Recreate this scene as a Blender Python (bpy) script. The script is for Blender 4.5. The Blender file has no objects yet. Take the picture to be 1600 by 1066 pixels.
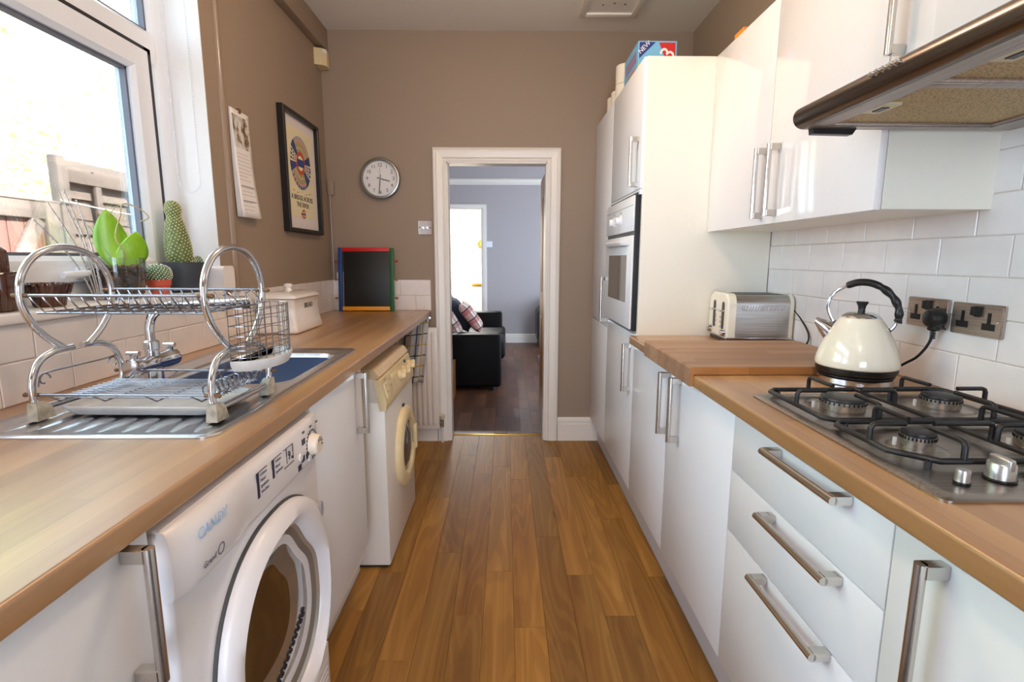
import bpy, bmesh, math, random
from mathutils import Vector, Matrix, noise
random.seed(7)
S = bpy.context.scene
COL = S.collection
PI = math.pi

# ------------------------------------------------------------------ camera, world, sun, lights, exposure
def make_camera():
    p, y, r = math.radians(9.05), math.radians(0.70), math.radians(0.08)
    cp, sp, cy, sy, cr, sr = math.cos(p), math.sin(p), math.cos(y), math.sin(y), math.cos(r), math.sin(r)
    fwd = Vector((sy * cp, cy * cp, -sp)); right = Vector((cy, -sy, 0)); up = right.cross(fwd)
    r2 = right * cr + up * sr; u2 = up * cr - right * sr
    cam = bpy.data.cameras.new('camera'); o = bpy.data.objects.new('camera', cam); COL.objects.link(o)
    cam.sensor_width = 36.0; cam.lens = 805.0 / 1600.0 * 36.0; cam.clip_start = 0.02
    m = Matrix.Identity(4)
    for i, v in enumerate((r2, u2, -fwd)):
        for j in range(3): m[j][i] = v[j]
    m.translation = Vector((0, 0, 1.25)); o.matrix_world = m
    S.camera = o
make_camera()
W = bpy.data.worlds.new('sky'); S.world = W; W.use_nodes = True
bg = W.node_tree.nodes['Background']; bg.inputs[0].default_value = (0.70, 0.82, 1.0, 1); bg.inputs[1].default_value = 7.0
S.view_settings.view_transform = 'Standard'; S.view_settings.look = 'None'
S.view_settings.exposure = 0.48; S.view_settings.gamma = 1.0; S.view_settings.use_curve_mapping = False
S.cycles.use_denoising = True
S.cycles.max_bounces = 10; S.cycles.diffuse_bounces = 6; S.cycles.glossy_bounces = 5; S.cycles.transparent_max_bounces = 16
S.cycles.sample_clamp_indirect = 6.0
S.cycles.caustics_reflective = False; S.cycles.caustics_refractive = False
def sun(name, e, col, rot):
    l = bpy.data.lights.new(name, 'SUN'); l.energy = e; l.color = col; l.angle = 0.01
    o = bpy.data.objects.new(name, l); COL.objects.link(o); o.rotation_euler = rot; return o
d = Vector((-0.75, 0.12, -0.75))
sun('sun', 28.0, (1.0, 0.97, 0.92), d.to_track_quat('-Z', 'Y').to_euler())
def area(name, loc, d, sx, sy, e, col=(1, 1, 1), portal=False, disk=False):
    l = bpy.data.lights.new(name, 'AREA'); l.shape = 'DISK' if disk else 'RECTANGLE'; l.size = sx
    if not disk: l.size_y = sy
    l.energy = e; l.color = col
    if portal: l.cycles.is_portal = True
    o = bpy.data.objects.new(name, l); COL.objects.link(o); o.location = loc
    o.rotation_euler = Vector(d).to_track_quat('-Z', 'Y').to_euler(); return o
area('window_daylight', (-1.42, 1.0, 1.77), (1, 0, 0), 2.2, 1.34, 1, portal=True)
area('garden_door_daylight', (0, -1.93, 1.03), (0, 1, 0), 1.1, 2.05, 1, portal=True)
area('lounge_window_daylight', (-1.35, 5.5, 1.6), (1, 0, 0), 2.0, 1.4, 1, portal=True)
area('lounge_bay_daylight', (2.65, 6.3, 1.1), (-1, 0, 0), 1.8, 1.2, 1, portal=True)
def bulb(name, loc, e, col, r=0.05):
    l = bpy.data.lights.new(name, 'POINT'); l.energy = e; l.color = col; l.shadow_soft_size = r
    o = bpy.data.objects.new(name, l); COL.objects.link(o); o.location = loc
bulb('kitchen_pendant_bulb', (0.0, 1.85, 2.42), 15, (1.0, 0.70, 0.48))
bulb('kitchen_rear_fill', (0.0, -0.60, 2.42), 17, (1.0, 0.70, 0.48))  # added warm fill behind the camera, not a fitting of the kitchen
area('hall_fill_light', (-0.6, 9.0, 2.40), (0, 0, -1), 0.5, 0, 110, (1.0, 0.97, 0.92), disk=True)  # added unseen fill that makes the hall burn out to white

# ------------------------------------------------------------------ materials
def s2l(c):
    f = lambda v: (v / 255) / 12.92 if v / 255 <= 0.04045 else ((v / 255 + 0.055) / 1.055) ** 2.4
    return (f(c[0]), f(c[1]), f(c[2]), 1)
MATS = {}
class NT:
    def __init__(s, name):
        s.m = bpy.data.materials.new(name); s.m.use_nodes = True; s.t = s.m.node_tree; s.n = s.t.nodes
        s.b = s.n['Principled BSDF']
    def add(s, typ, **kw):
        n = s.n.new(typ)
        for k, v in kw.items(): setattr(n, k, v)
        return n
    def link(s, a, b): s.t.links.new(a, b)
    def ramp(s, fac, stops):
        r = s.add('ShaderNodeValToRGB'); e = r.color_ramp.elements
        while len(e) < len(stops): e.new(0.5)
        for i, (p, c) in enumerate(stops): e[i].position = p; e[i].color = s2l(c)
        s.link(fac, r.inputs[0]); return r.outputs[0]
    def mix(s, fac, a, b, blend='MIX'):
        n = s.add('ShaderNodeMix', data_type='RGBA', blend_type=blend)
        for sock, v in ((n.inputs[0], fac), (n.inputs[6], a), (n.inputs[7], b)):
            if hasattr(v, 'is_linked'): s.link(v, sock)
            else: sock.default_value = v
        return n.outputs[2]
    def coords(s, scale=(1, 1, 1), rot=(0, 0, 0), rnd=False):
        tc = s.add('ShaderNodeTexCoord'); mp = s.add('ShaderNodeMapping')
        mp.inputs['Scale'].default_value = scale; mp.inputs['Rotation'].default_value = rot
        src = tc.outputs['Object']
        if rnd:
            oi = s.add('ShaderNodeObjectInfo'); ml = s.add('ShaderNodeMath', operation='MULTIPLY'); ml.inputs[1].default_value = 37.0
            s.link(oi.outputs['Random'], ml.inputs[0])
            ad = s.add('ShaderNodeVectorMath', operation='ADD'); s.link(src, ad.inputs[0]); s.link(ml.outputs[0], ad.inputs[1]); src = ad.outputs[0]
        s.link(src, mp.inputs[0]); return mp.outputs[0]
    def noise(s, vec, scale, detail=4, rough=0.5):
        n = s.add('ShaderNodeTexNoise'); n.inputs['Scale'].default_value = scale; n.inputs['Detail'].default_value = detail
        n.inputs['Roughness'].default_value = rough
        s.link(vec, n.inputs['Vector']); return n.outputs['Fac']
    def bump(s, h, strength=0.1, dist=0.002):
        b = s.add('ShaderNodeBump'); b.inputs['Strength'].default_value = strength; b.inputs['Distance'].default_value = dist
        s.link(h, b.inputs['Height']); s.link(b.outputs[0], s.b.inputs['Normal'])
def mat(name, rgb, rough=0.5, metal=0.0, coat=0.0, spec=0.5, grain=0.0, gscale=60, emit=0.0, bump=0.0):
    if name in MATS: return MATS[name]
    t = NT(name); b = t.b
    b.inputs['Base Color'].default_value = s2l(rgb); b.inputs['Roughness'].default_value = rough
    b.inputs['Metallic'].default_value = metal; b.inputs['Coat Weight'].default_value = coat; b.inputs['Coat Roughness'].default_value = 0.05
    b.inputs['Specular IOR Level'].default_value = spec
    v = t.coords()
    n = t.noise(v, gscale)
    g = max(grain, 0.004)
    lo = tuple(max(0, c * (1 - g)) for c in rgb); hi = tuple(min(255, c * (1 + g * 0.6)) for c in rgb)
    t.link(t.ramp(n, [(0.3, lo), (0.7, hi)]), b.inputs['Base Color'])
    if bump: t.bump(n, bump)
    if emit:
        b.inputs['Emission Color'].default_value = s2l(rgb); b.inputs['Emission Strength'].default_value = emit
    MATS[name] = t.m; return t.m
def wood(name, tones, axis='y', scale=1.0, rough=0.4, rnd=True, contrast=0.5, staves=None, coat=0.0, knots=False):
    if name in MATS: return MATS[name]
    t = NT(name)
    sc = {'y': (22 * scale, 1.3 * scale, 22 * scale), 'x': (1.3 * scale, 22 * scale, 22 * scale), 'z': (22 * scale, 22 * scale, 1.3 * scale)}[axis]
    v = t.coords(sc, rnd=rnd)
    n1 = t.noise(v, 1.0, 8, 0.62)
    if knots: n1.node.inputs['Distortion'].default_value = 1.2
    sc2 = tuple(a * 0.3 for a in sc)
    n2 = t.noise(t.coords(sc2, rnd=rnd), 1.0, 3)
    col = t.ramp(n1, [(0.28, tones[0]), (0.5, tones[1]), (0.75, tones[2])])
    col2 = t.ramp(n2, [(0.3, tones[0]), (0.7, tones[2])])
    col = t.mix(0.4, col, col2)
    if rnd:
        oi = t.add('ShaderNodeObjectInfo')
        d = t.ramp(oi.outputs['Random'], [(0.0, (182, 182, 182)), (0.5, (215, 215, 215)), (1.0, (250, 250, 250))])
        col = t.mix(contrast, col, d, 'MULTIPLY')
    if staves:
        br = t.add('ShaderNodeTexBrick'); rot = (0, 0, PI / 2) if axis == 'y' else (0, 0, 0)
        t.link(t.coords((1, 1, 1), rot), br.inputs['Vector'])
        br.inputs['Scale'].default_value = 1.0; br.inputs['Brick Width'].default_value = staves[1]; br.inputs['Row Height'].default_value = staves[0]
        br.inputs['Mortar Size'].default_value = 0.0006; br.inputs['Color1'].default_value = s2l(staves[2]); br.inputs['Color2'].default_value = s2l(staves[3])
        br.inputs['Mortar'].default_value = s2l(staves[2])
        col = t.mix(0.75, col, br.outputs['Color'], 'MULTIPLY')
    if knots:
        vo = t.add('ShaderNodeTexVoronoi'); t.link(t.coords((7, 1.7, 1), rnd=rnd), vo.inputs['Vector']); vo.inputs['Scale'].default_value = 1.0
        k = t.ramp(vo.outputs['Distance'], [(0.0, (70, 45, 25)), (0.10, (255, 255, 255))])
        col = t.mix(0.6, col, k, 'MULTIPLY')
        gn = t.noise(t.coords((7.0, 0.75, 7.0), rnd=rnd), 1.0, 1.5, 0.4)
        m1 = t.add('ShaderNodeMath', operation='MULTIPLY'); t.link(gn, m1.inputs[0]); m1.inputs[1].default_value = 95.0
        wv = t.add('ShaderNodeMath', operation='SINE'); t.link(m1.outputs[0], wv.inputs[0])
        k = t.ramp(wv.outputs[0], [(0.0, (206, 190, 168)), (0.6, (255, 255, 255))])
        col = t.mix(0.38, col, k, 'MULTIPLY')
    t.link(col, t.b.inputs['Base Color'])
    t.b.inputs['Roughness'].default_value = rough; t.b.inputs['Coat Weight'].default_value = coat; t.b.inputs['Coat Roughness'].default_value = 0.36; t.b.inputs['Coat IOR'].default_value = 1.85
    t.bump(n1, 0.06, 0.001)
    MATS[name] = t.m; return t.m
def glass(name, tint=(245, 250, 248), refl=0.07, rough=0.0):
    if name in MATS: return MATS[name]
    t = NT(name); out = t.n['Material Output']
    tr = t.add('ShaderNodeBsdfTransparent'); tr.inputs[0].default_value = s2l(tint)
    gl = t.add('ShaderNodeBsdfGlossy'); gl.inputs['Roughness'].default_value = rough
    lw = t.add('ShaderNodeLayerWeight'); lw.inputs[0].default_value = 0.25
    mx = t.add('ShaderNodeMath', operation='MULTIPLY_ADD'); mx.inputs[1].default_value = 0.6; mx.inputs[2].default_value = refl
    t.link(lw.outputs['Fresnel'], mx.inputs[0])
    ms = t.add('ShaderNodeMixShader'); t.link(mx.outputs[0], ms.inputs[0]); t.link(tr.outputs[0], ms.inputs[1]); t.link(gl.outputs[0], ms.inputs[2])
    t.link(ms.outputs[0], out.inputs['Surface'])
    MATS[name] = t.m; return t.m
def brushed(name, rgb, rough=0.3, axis=(2, 200, 200)):
    if name in MATS: return MATS[name]
    t = NT(name); t.b.inputs['Metallic'].default_value = 1.0
    n = t.noise(t.coords(axis), 3.0, 4)
    lo = tuple(c * 0.85 for c in rgb); hi = tuple(min(255, c * 1.08) for c in rgb)
    t.link(t.ramp(n, [(0.3, lo), (0.7, hi)]), t.b.inputs['Base Color'])
    t.b.inputs['Roughness'].default_value = rough
    t.bump(n, 0.04, 0.0005)
    MATS[name] = t.m; return t.m
TAUPE = mat('taupe_emulsion', (152, 134, 116), 0.6, grain=0.03, gscale=220, bump=0.05)
TAUPE_GLOSS = mat('taupe_gloss_paint', (152, 134, 116), 0.2)
CEILW = mat('ceiling_white', (226, 222, 214), 0.7)
TRIMW = mat('white_gloss_paint', (236, 232, 224), 0.3)
UPVC = mat('white_upvc', (232, 238, 246), 0.25)
REVEAL = mat('reveal_white', (238, 236, 234), 0.4)
GASKET = mat('black_gasket', (25, 26, 34), 0.5)
DOORW = mat('white_satin_door', (236, 237, 240), 0.30, spec=0.4)
DOORG = mat('white_gloss_door', (240, 236, 234), 0.08, coat=0.3)
CARC = mat('cream_white_carcass', (240, 236, 222), 0.3)
PLIN = mat('plinth_white', (214, 214, 220), 0.35)
TILEW = mat('white_glazed_tile', (238, 233, 230), 0.12, coat=0.3, grain=0.02, gscale=12)
GROUT = mat('pale_grout', (205, 196, 186), 0.8, grain=0.05)
CHROME = mat('chrome', (215, 216, 220), 0.09, 1.0)
STEEL = brushed('brushed_steel', (190, 188, 184), 0.3)
HANDLE = mat('satin_nickel', (210, 204, 196), 0.24, 1.0)
SINKST = mat('sink_steel', (222, 224, 228), 0.27, 1.0, grain=0.02, gscale=25)
HOBST = brushed('hob_steel', (176, 166, 156), 0.3, (2, 150, 150))
BLACK = mat('black_plastic', (18, 18, 19), 0.35)
BLKIRON = mat('black_enamel_iron', (24, 24, 27), 0.4, grain=0.1)
CREAMG = mat('cream_enamel', (236, 231, 212), 0.12, coat=0.6)
CREAMP = mat('yellowed_cream_plastic', (226, 206, 160), 0.4, grain=0.06, gscale=8)
APPW = mat('appliance_white', (232, 228, 228), 0.25)
WASHW = mat('washer_white', (228, 222, 212), 0.3)
PLASW = mat('white_translucent_plastic', (226, 226, 224), 0.35, grain=0.05, gscale=30)
AGED = mat('aged_cream_rubber', (196, 190, 172), 0.6, grain=0.18, gscale=60)
WORKTOP = wood('oak_block_worktop', [(144, 100, 54), (182, 136, 82), (208, 166, 110)], 'y', 0.8, 0.42, rnd=False, staves=(0.042, 0.7, (206, 190, 172), (255, 255, 255)), coat=1.0)
BOARD = wood('worn_board_wood', [(112, 84, 64), (164, 128, 98), (198, 164, 132)], 'x', 0.7, 0.5, rnd=False, staves=(0.045, 0.6, (215, 200, 190), (255, 250, 245)))
BOARD_EDGE = wood('board_edge_wood', [(150, 96, 44), (190, 132, 70), (212, 160, 96)], 'x', 0.9, 0.45, rnd=False, staves=(0.05, 0.09, (200, 180, 165), (255, 250, 245)))
FLOORM = wood('oak_laminate', [(138, 90, 28), (178, 122, 46), (208, 160, 76)], 'y', 0.5, 0.5, contrast=0.75, knots=True)
LOUNGEF = wood('walnut_laminate', [(70, 42, 28), (108, 70, 48), (134, 92, 66)], 'y', 0.8, 0.42, contrast=0.8, coat=0.1)
FENCEW = wood('weathered_fence_wood', [(84, 68, 62), (114, 96, 88), (136, 118, 108)], 'y', 0.6, 0.8, contrast=0.5)
FENCER = wood('reddish_fence_wood', [(90, 52, 45), (118, 74, 65), (138, 92, 82)], 'z', 0.6, 0.8, contrast=0.5)
DOORWOOD = wood('pine_door_wood', [(112, 62, 20), (152, 92, 36), (174, 114, 54)], 'z', 1.0, 0.4, rnd=False)
LEATHER = mat('black_leather', (12, 10, 10), 0.5, spec=0.10, grain=0.2, gscale=180, bump=0.15)
GREYWALL = mat('grey_blue_emulsion', (172, 167, 168), 0.6, grain=0.02)
GLASS = glass('window_glass')
POTGLASS = glass('clear_vase_glass', (246, 250, 250), 0.03)

# ------------------------------------------------------------------ geometry helpers
WM = {}
class G:
    """collects shapes into one bmesh, which becomes one object"""
    def __init__(s): s.bm = bmesh.new()
    def box(s, x0, x1, y0, y1, z0, z1, bev=0.0, seg=2):
        r = bmesh.ops.create_cube(s.bm, size=1.0); vs = r['verts']
        for v in vs: v.co = Vector((x0 if v.co.x < 0 else x1, y0 if v.co.y < 0 else y1, z0 if v.co.z < 0 else z1))
        if bev > 0:
            es = list({e for v in vs for e in v.link_edges})
            bmesh.ops.bevel(s.bm, geom=es, offset=bev, segments=seg, affect='EDGES', profile=0.5, clamp_overlap=True)
        return s
    def obox(s, c, ax, ay, az, hx, hy, hz, bev=0.0, seg=2):
        """box with its own axes"""
        n0 = len(s.bm.verts); s.box(-hx, hx, -hy, hy, -hz, hz, bev, seg); s.bm.verts.ensure_lookup_table()
        ax, ay, az, c = (Vector(a) for a in (ax, ay, az, c))
        for v in s.bm.verts[n0:]: v.co = c + ax * v.co.x + ay * v.co.y + az * v.co.z
        return s
    def rings(s, rings, close=True, cap0=True, cap1=True):
        R = [[s.bm.verts.new(p) for p in r] for r in rings]; n = len(R[0])
        for a, b in zip(R, R[1:]):
            for i in range(n if close else n - 1):
                j = (i + 1) % n
                try: s.bm.faces.new((a[i], a[j], b[j], b[i]))
                except ValueError: pass
        if cap0 and n > 2: s.bm.faces.new(list(reversed(R[0])))
        if cap1 and n > 2: s.bm.faces.new(R[-1])
        return s
    def tube(s, pts, r, n=8, closed=False, radii=None):
        pts = [Vector(p) for p in pts]; m = len(pts); rings = []; prev = None
        for i, p in enumerate(pts):
            if closed: t = pts[(i + 1) % m] - pts[i - 1]
            else: t = pts[min(i + 1, m - 1)] - pts[max(i - 1, 0)]
            t = t.normalized()
            if prev is None:
                a = Vector((0, 0, 1)) if abs(t.z) < 0.9 else Vector((1, 0, 0)); u = t.cross(a).normalized()
            else:
                u = prev - t * prev.dot(t); u = u.normalized() if u.length > 1e-6 else t.orthogonal().normalized()
            prev = u; w = t.cross(u); rr = radii[i] if radii else r
            rings.append([p + (u * math.cos(2 * PI * k / n) + w * math.sin(2 * PI * k / n)) * rr for k in range(n)])
        if closed: rings.append(rings[0]); return s.rings_loop(rings[:-1])
        return s.rings(rings)
    def rings_loop(s, rings):
        R = [[s.bm.verts.new(p) for p in r] for r in rings]; n = len(R[0]); m = len(R)
        for i in range(m):
            a, b = R[i], R[(i + 1) % m]
            for k in range(n):
                j = (k + 1) % n
                s.bm.faces.new((a[k], a[j], b[j], b[k]))
        return s
    def cyl(s, p0, p1, r, n=20, r1=None):
        p0, p1 = Vector(p0), Vector(p1)
        return s.tube([p0, p1], r, n, radii=[r, r if r1 is None else r1])
    def lathe(s, c, prof, n=32, axis='z', cap0=True, cap1=True, sx=1.0, sy=1.0):
        c = Vector(c); rings = []
        for r, h in prof:
            ring = []
            for k in range(n):
                a = 2 * PI * k / n; u, w = r * math.cos(a) * sx, r * math.sin(a) * sy
                ring.append(c + (Vector((u, w, h)) if axis == 'z' else Vector((h, u, w)) if axis == 'x' else Vector((w, h, u))))
            rings.append(ring)
        return s.rings(rings, True, cap0, cap1)
    def prism(s, poly, axis, a0, a1):
        """poly of 2D points in the plane across axis ('x': (y,z), 'y': (x,z), 'z': (x,y))"""
        f = {'x': lambda p, a: (a, p[0], p[1]), 'y': lambda p, a: (p[0], a, p[1]), 'z': lambda p, a: (p[0], p[1], a)}[axis]
        return s.rings([[f(p, a0) for p in poly], [f(p, a1) for p in poly]])
    def sheet(s, f, nu, nv):
        V = [[s.bm.verts.new(f(i / nu, j / nv)) for j in range(nv + 1)] for i in range(nu + 1)]
        for i in range(nu):
            for j in range(nv): s.bm.faces.new((V[i][j], V[i + 1][j], V[i + 1][j + 1], V[i][j + 1]))
        return s
    def ball(s, c, r, sub=2, sc=(1, 1, 1)):
        res = bmesh.ops.create_icosphere(s.bm, subdivisions=sub, radius=1.0)
        for v in res['verts']: v.co = Vector(c) + Vector((v.co.x * r * sc[0], v.co.y * r * sc[1], v.co.z * r * sc[2]))
        return s
    def obj(s, name, material, parent=None, smooth=35, solid=0.0, local=False):
        bmesh.ops.recalc_face_normals(s.bm, faces=s.bm.faces[:])
        me = bpy.data.meshes.new(name); s.bm.to_mesh(me); s.bm.free(); me.materials.append(material)
        if smooth:
            for p in me.polygons: p.use_smooth = True
            me.set_sharp_from_angle(angle=math.radians(smooth))
        o = bpy.data.objects.new(name, me); COL.objects.link(o)
        if solid:
            m = o.modifiers.new('thickness', 'SOLIDIFY'); m.thickness = solid
        attach(o, parent, local); return o
def attach(o, parent, local=False):
    WM[o] = Matrix.Identity(4)
    if parent:
        o.parent = parent
        if not local: o.matrix_parent_inverse = WM[parent].inverted()
        else: WM[o] = WM[parent]
def thing(name, label, cat, loc=(0, 0, 0), group=None, rotz=0.0):
    o = bpy.data.objects.new(name, None); COL.objects.link(o); o.location = loc; o.rotation_euler = (0, 0, rotz); o.empty_display_size = 0.1
    WM[o] = Matrix.Translation(loc) @ Matrix.Rotation(rotz, 4, 'Z')
    return tag(o, label, cat, group)
def tag(o, label, cat, group=None):
    o['label'] = label; o['category'] = cat
    if group: o['group'] = group
    return o
def struct(o, label=None):
    o['kind'] = 'structure'
    if label: o['label'] = label
    return o
def stuff(o): o['kind'] = 'stuff'; return o
def shell(name, label, loc=(0, 0, 0)):
    o = bpy.data.objects.new(name, None); COL.objects.link(o); o.location = loc; WM[o] = Matrix.Translation(loc); o['kind'] = 'structure'; o['label'] = label
    return o
def text(s, size, p, r, u, m, parent, name='lettering', ext=0.0004, align='CENTER', sx=1.0, shear=0.0):
    cu = bpy.data.curves.new('t', 'FONT'); cu.body = s; cu.size = size; cu.align_x = align; cu.align_y = 'CENTER'; cu.extrude = ext; cu.shear = shear
    cu.resolution_u = 3
    o = bpy.data.objects.new('t', cu); COL.objects.link(o)
    dg = bpy.context.evaluated_depsgraph_get(); me = bpy.data.meshes.new_from_object(o.evaluated_get(dg))
    bpy.data.objects.remove(o); bpy.data.curves.remove(cu)
    r, u = Vector(r).normalized(), Vector(u).normalized(); n = r.cross(u); M = Matrix.Identity(4)
    for i, v in enumerate((r * sx, u, n)):
        for j in range(3): M[j][i] = v[j]
    M.translation = Vector(p); me.transform(M); me.name = name
    me.materials.clear(); me.materials.append(m)
    q = bpy.data.objects.new(name, me); COL.objects.link(q); attach(q, parent); return q
def arc(c, r, a0, a1, n, plane='xz'):
    out = []
    for i in range(n + 1):
        a = math.radians(a0 + (a1 - a0) * i / n); u, w = c[0] + r * math.cos(a), c[1] + r * math.sin(a); out.append((u, w))
    return out
def rrect(x0, x1, y0, y1, r, n=5):
    return arc((x1 - r, y1 - r), r, 0, 90, n) + arc((x0 + r, y1 - r), r, 90, 180, n) + arc((x0 + r, y0 + r), r, 180, 270, n) + arc((x1 - r, y0 + r), r, 270, 360, n)
def smooth_path(pts, n=6):
    P = [Vector(p) for p in pts]; out = []
    for i in range(len(P) - 1):
        a = P[max(i - 1, 0)]; b = P[i]; c = P[i + 1]; d = P[min(i + 2, len(P) - 1)]
        for k in range(n):
            t = k / n
            out.append(0.5 * ((2 * b) + (c - a) * t + (2 * a - 5 * b + 4 * c - d) * t * t + (3 * b - a - 3 * c + d) * t ** 3))
    out.append(P[-1]); return out

# ------------------------------------------------------------------ room shell
XL, XR, YB, YR, ZC = -1.15, 1.17, 3.45, -1.8, 2.645
def planks(parent, x0, x1, y0, y1, w, z, m, lens, seed, th=0.006):
    rnd = random.Random(seed); n = math.ceil((x1 - x0) / w)
    for i in range(n):
        y = y0 - rnd.uniform(0, lens[1] * 0.8); xa, xb = x0 + i * w, min(x0 + (i + 1) * w, x1)
        while y < y1:
            L = rnd.uniform(*lens); ya, yb = max(y, y0), min(y + L, y1); y += L
            if yb - ya < 0.02: continue
            g = G(); e = 0.0003; zz = z + rnd.uniform(0, 0.0004)
            x_0, x_1, y_0, y_1 = xa + e, xb - e, ya + e, yb - e; c = 0.0006
            g.rings([[(x_0, y_0, z - th), (x_1, y_0, z - th), (x_1, y_1, z - th), (x_0, y_1, z - th)],
                     [(x_0, y_0, zz - c), (x_1, y_0, zz - c), (x_1, y_1, zz - c), (x_0, y_1, zz - c)],
                     [(x_0 + c, y_0 + c, zz), (x_1 - c, y_0 + c, zz), (x_1 - c, y_1 - c, zz), (x_0 + c, y_1 - c, zz)]])
            g.obj('plank', m, parent, smooth=0)
SUBF = mat('dark_subfloor', (70, 48, 28), 0.8)
fl = struct(G().box(-1.4, 1.4, YR - 0.1, 3.552, -0.12, -0.0055).obj('floor', SUBF), 'oak plank floor of the galley kitchen')
planks(fl, -0.62, 0.70, 0.9, 3.55, 0.108, 0.0, FLOORM, (0.75, 1.25), 3)
struct(G().box(-1.4, 1.4, YR - 0.1, YB + 0.1, ZC, ZC + 0.15).obj('ceiling', CEILW), 'plain white kitchen ceiling')
WY0, WY1, WZ0, WZ1 = -0.10, 2.11, 1.10, 2.44
g = G(); XO = -1.40
g.box(XO, XL, YR - 0.1, YB + 0.1, -0.1, WZ0); g.box(XO, XL, YR - 0.1, YB + 0.1, WZ1, ZC); g.box(XO, XL, YR - 0.1, WY0, WZ0, WZ1); g.box(XO, XL, WY1, YB + 0.1, WZ0, WZ1)
wl = struct(g.obj('wall_left', TAUPE, smooth=0), 'taupe wall with the window')
g = G(); g.box(XO + 0.1, XL + 0.002, WY1 - 0.004, WY1, WZ0, WZ1); g.box(XO + 0.1, XL + 0.002, WY0, WY0 + 0.004, WZ0, WZ1); g.box(XO + 0.1, XL + 0.002, WY0, WY1, WZ1 - 0.004, WZ1)
g.obj('reveal', REVEAL, wl, smooth=0)['label'] = 'white window reveal'
wr = struct(G().box(XR, XR + 0.15, YR - 0.1, YB + 0.1, -0.1, ZC).obj('wall_right', TAUPE, smooth=0), 'taupe wall behind the wall cabinets')
DX0, DX1, DZ = -0.385, 0.272, 1.868
g = G(); g.box(XO, DX0, YB, YB + 0.1, -0.1, ZC); g.box(DX1, XR + 0.15, YB, YB + 0.1, -0.1, ZC); g.box(DX0, DX1, YB, YB + 0.1, DZ, ZC)
wb = struct(g.obj('wall_back', TAUPE, smooth=0), 'taupe end wall with the doorway')
g = G(); g.box(-1.4, -0.55, YR - 0.1, YR, 0, ZC); g.box(0.55, 1.4, YR - 0.1, YR, 0, ZC); g.box(-0.55, 0.55, YR - 0.1, YR, 2.05, ZC)
struct(g.obj('wall_rear', TAUPE, smooth=0), 'taupe wall around the glazed garden door')
# boxing along the ceiling, rounded corner bead
struct(G().box(XL - 0.01, -1.10, YR, YB, 2.515, ZC, 0.004).obj('trim_1', TAUPE), 'taupe boxed-in beam along the ceiling')
struct(G().cyl((-1.152, 2.225, 1.11), (-1.152, 2.225, 2.52), 0.016, 16).obj('trim_2', TAUPE_GLOSS), 'glossy taupe rounded corner bead')
# window sill and upstand end
struct(G().box(-1.30, -1.132, WY0, WY1, 1.098, 1.124, 0.005, 3).obj('trim_3', REVEAL), 'white window sill')
g = G(); g.prism([(y, z) for y, z in rrect(2.088, 2.175, 1.124, 1.221, 0.018)], 'x', -1.292, -1.128)
struct(g.obj('trim_4', TILEW, smooth=30), 'white upstand closing the end of the window sill')
# doorway trim
def archi(parent, x0, x1, ztop, w, y, m, dy=-1):
    prof = [(0, 0), (0, 0.010), (0.012, 0.014), (0.018, 0.010), (0.026, 0.020), (0.060, 0.024), (0.070, 0.018), (w - 0.006, 0.026), (w, 0.022), (w, 0)]
    k = w / 0.085
    prof = [(a if i > 6 else a * k, b) for i, (a, b) in enumerate(prof)]
    def strip(f0, f1):
        G().rings([[f0(a, b) for a, b in prof], [f1(a, b) for a, b in prof]]).obj('architrave_board', m, parent, smooth=20)
    strip(lambda a, b: (x0 - a, y + dy * b, 0), lambda a, b: (x0 - a, y + dy * b, ztop + a))
    strip(lambda a, b: (x1 + a, y + dy * b, 0), lambda a, b: (x1 + a, y + dy * b, ztop + a))
    strip(lambda a, b: (x0 - a, y + dy * b, ztop + a), lambda a, b: (x1 + a, y + dy * b, ztop + a))
d1 = shell('trim_5', 'white moulded door frame of the doorway to the lounge', (0, YB, 0))
archi(d1, DX0 + 0.004, DX1 - 0.004, DZ - 0.004, 0.086, YB + 0.001, TRIMW)
g = G(); g.box(DX0 - 0.01, DX0 + 0.012, YB - 0.005, YB + 0.105, 0, DZ); g.obj('jamb_lining', TRIMW, d1, smooth=0)
g = G(); g.box(DX1 - 0.012, DX1 + 0.01, YB - 0.005, YB + 0.105, 0, DZ); g.obj('jamb_lining', TRIMW, d1, smooth=0)
g = G(); g.box(DX0, DX1, YB - 0.005, YB + 0.105, DZ - 0.012, DZ + 0.01); g.obj('head_lining', TRIMW, d1, smooth=0)
BRASS = mat('brass_strip', (196, 152, 60), 0.3, 1.0)
struct(G().box(DX0 + 0.012, DX1 - 0.012, 3.548, 3.572, -0.006, 0.004, 0.002).obj('trim_6', BRASS), 'brass threshold strip in the doorway')
def skirting(name, label, p0, p1, h, nrm, m=TRIMW, t=0.02):
    p0, p1, nrm = Vector(p0), Vector(p1), Vector(nrm)
    pr = [(0, 0), (t, 0), (t, h * 0.72), (t * 0.75, h * 0.75), (t * 0.85, h * 0.80), (t * 0.8, h * 0.9), (t * 0.45, h * 0.97), (0.004, h), (0, h)]
    g = G(); g.rings([[p0 + nrm * a + Vector((0, 0, b)) for a, b in pr], [p1 + nrm * a + Vector((0, 0, b)) for a, b in pr]])
    return struct(g.obj(name, m, smooth=20), label)
skirting('baseboard_back', 'white moulded baseboard beside the doorway', (DX1 + 0.086, YB, 0), (0.66, YB, 0), 0.165, (0, -1, 0))
skirting('baseboard_back.001', 'plain white baseboard under the radiator', (XL, YB, 0), (DX0 - 0.086, YB, 0), 0.12, (0, -1, 0))

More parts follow.
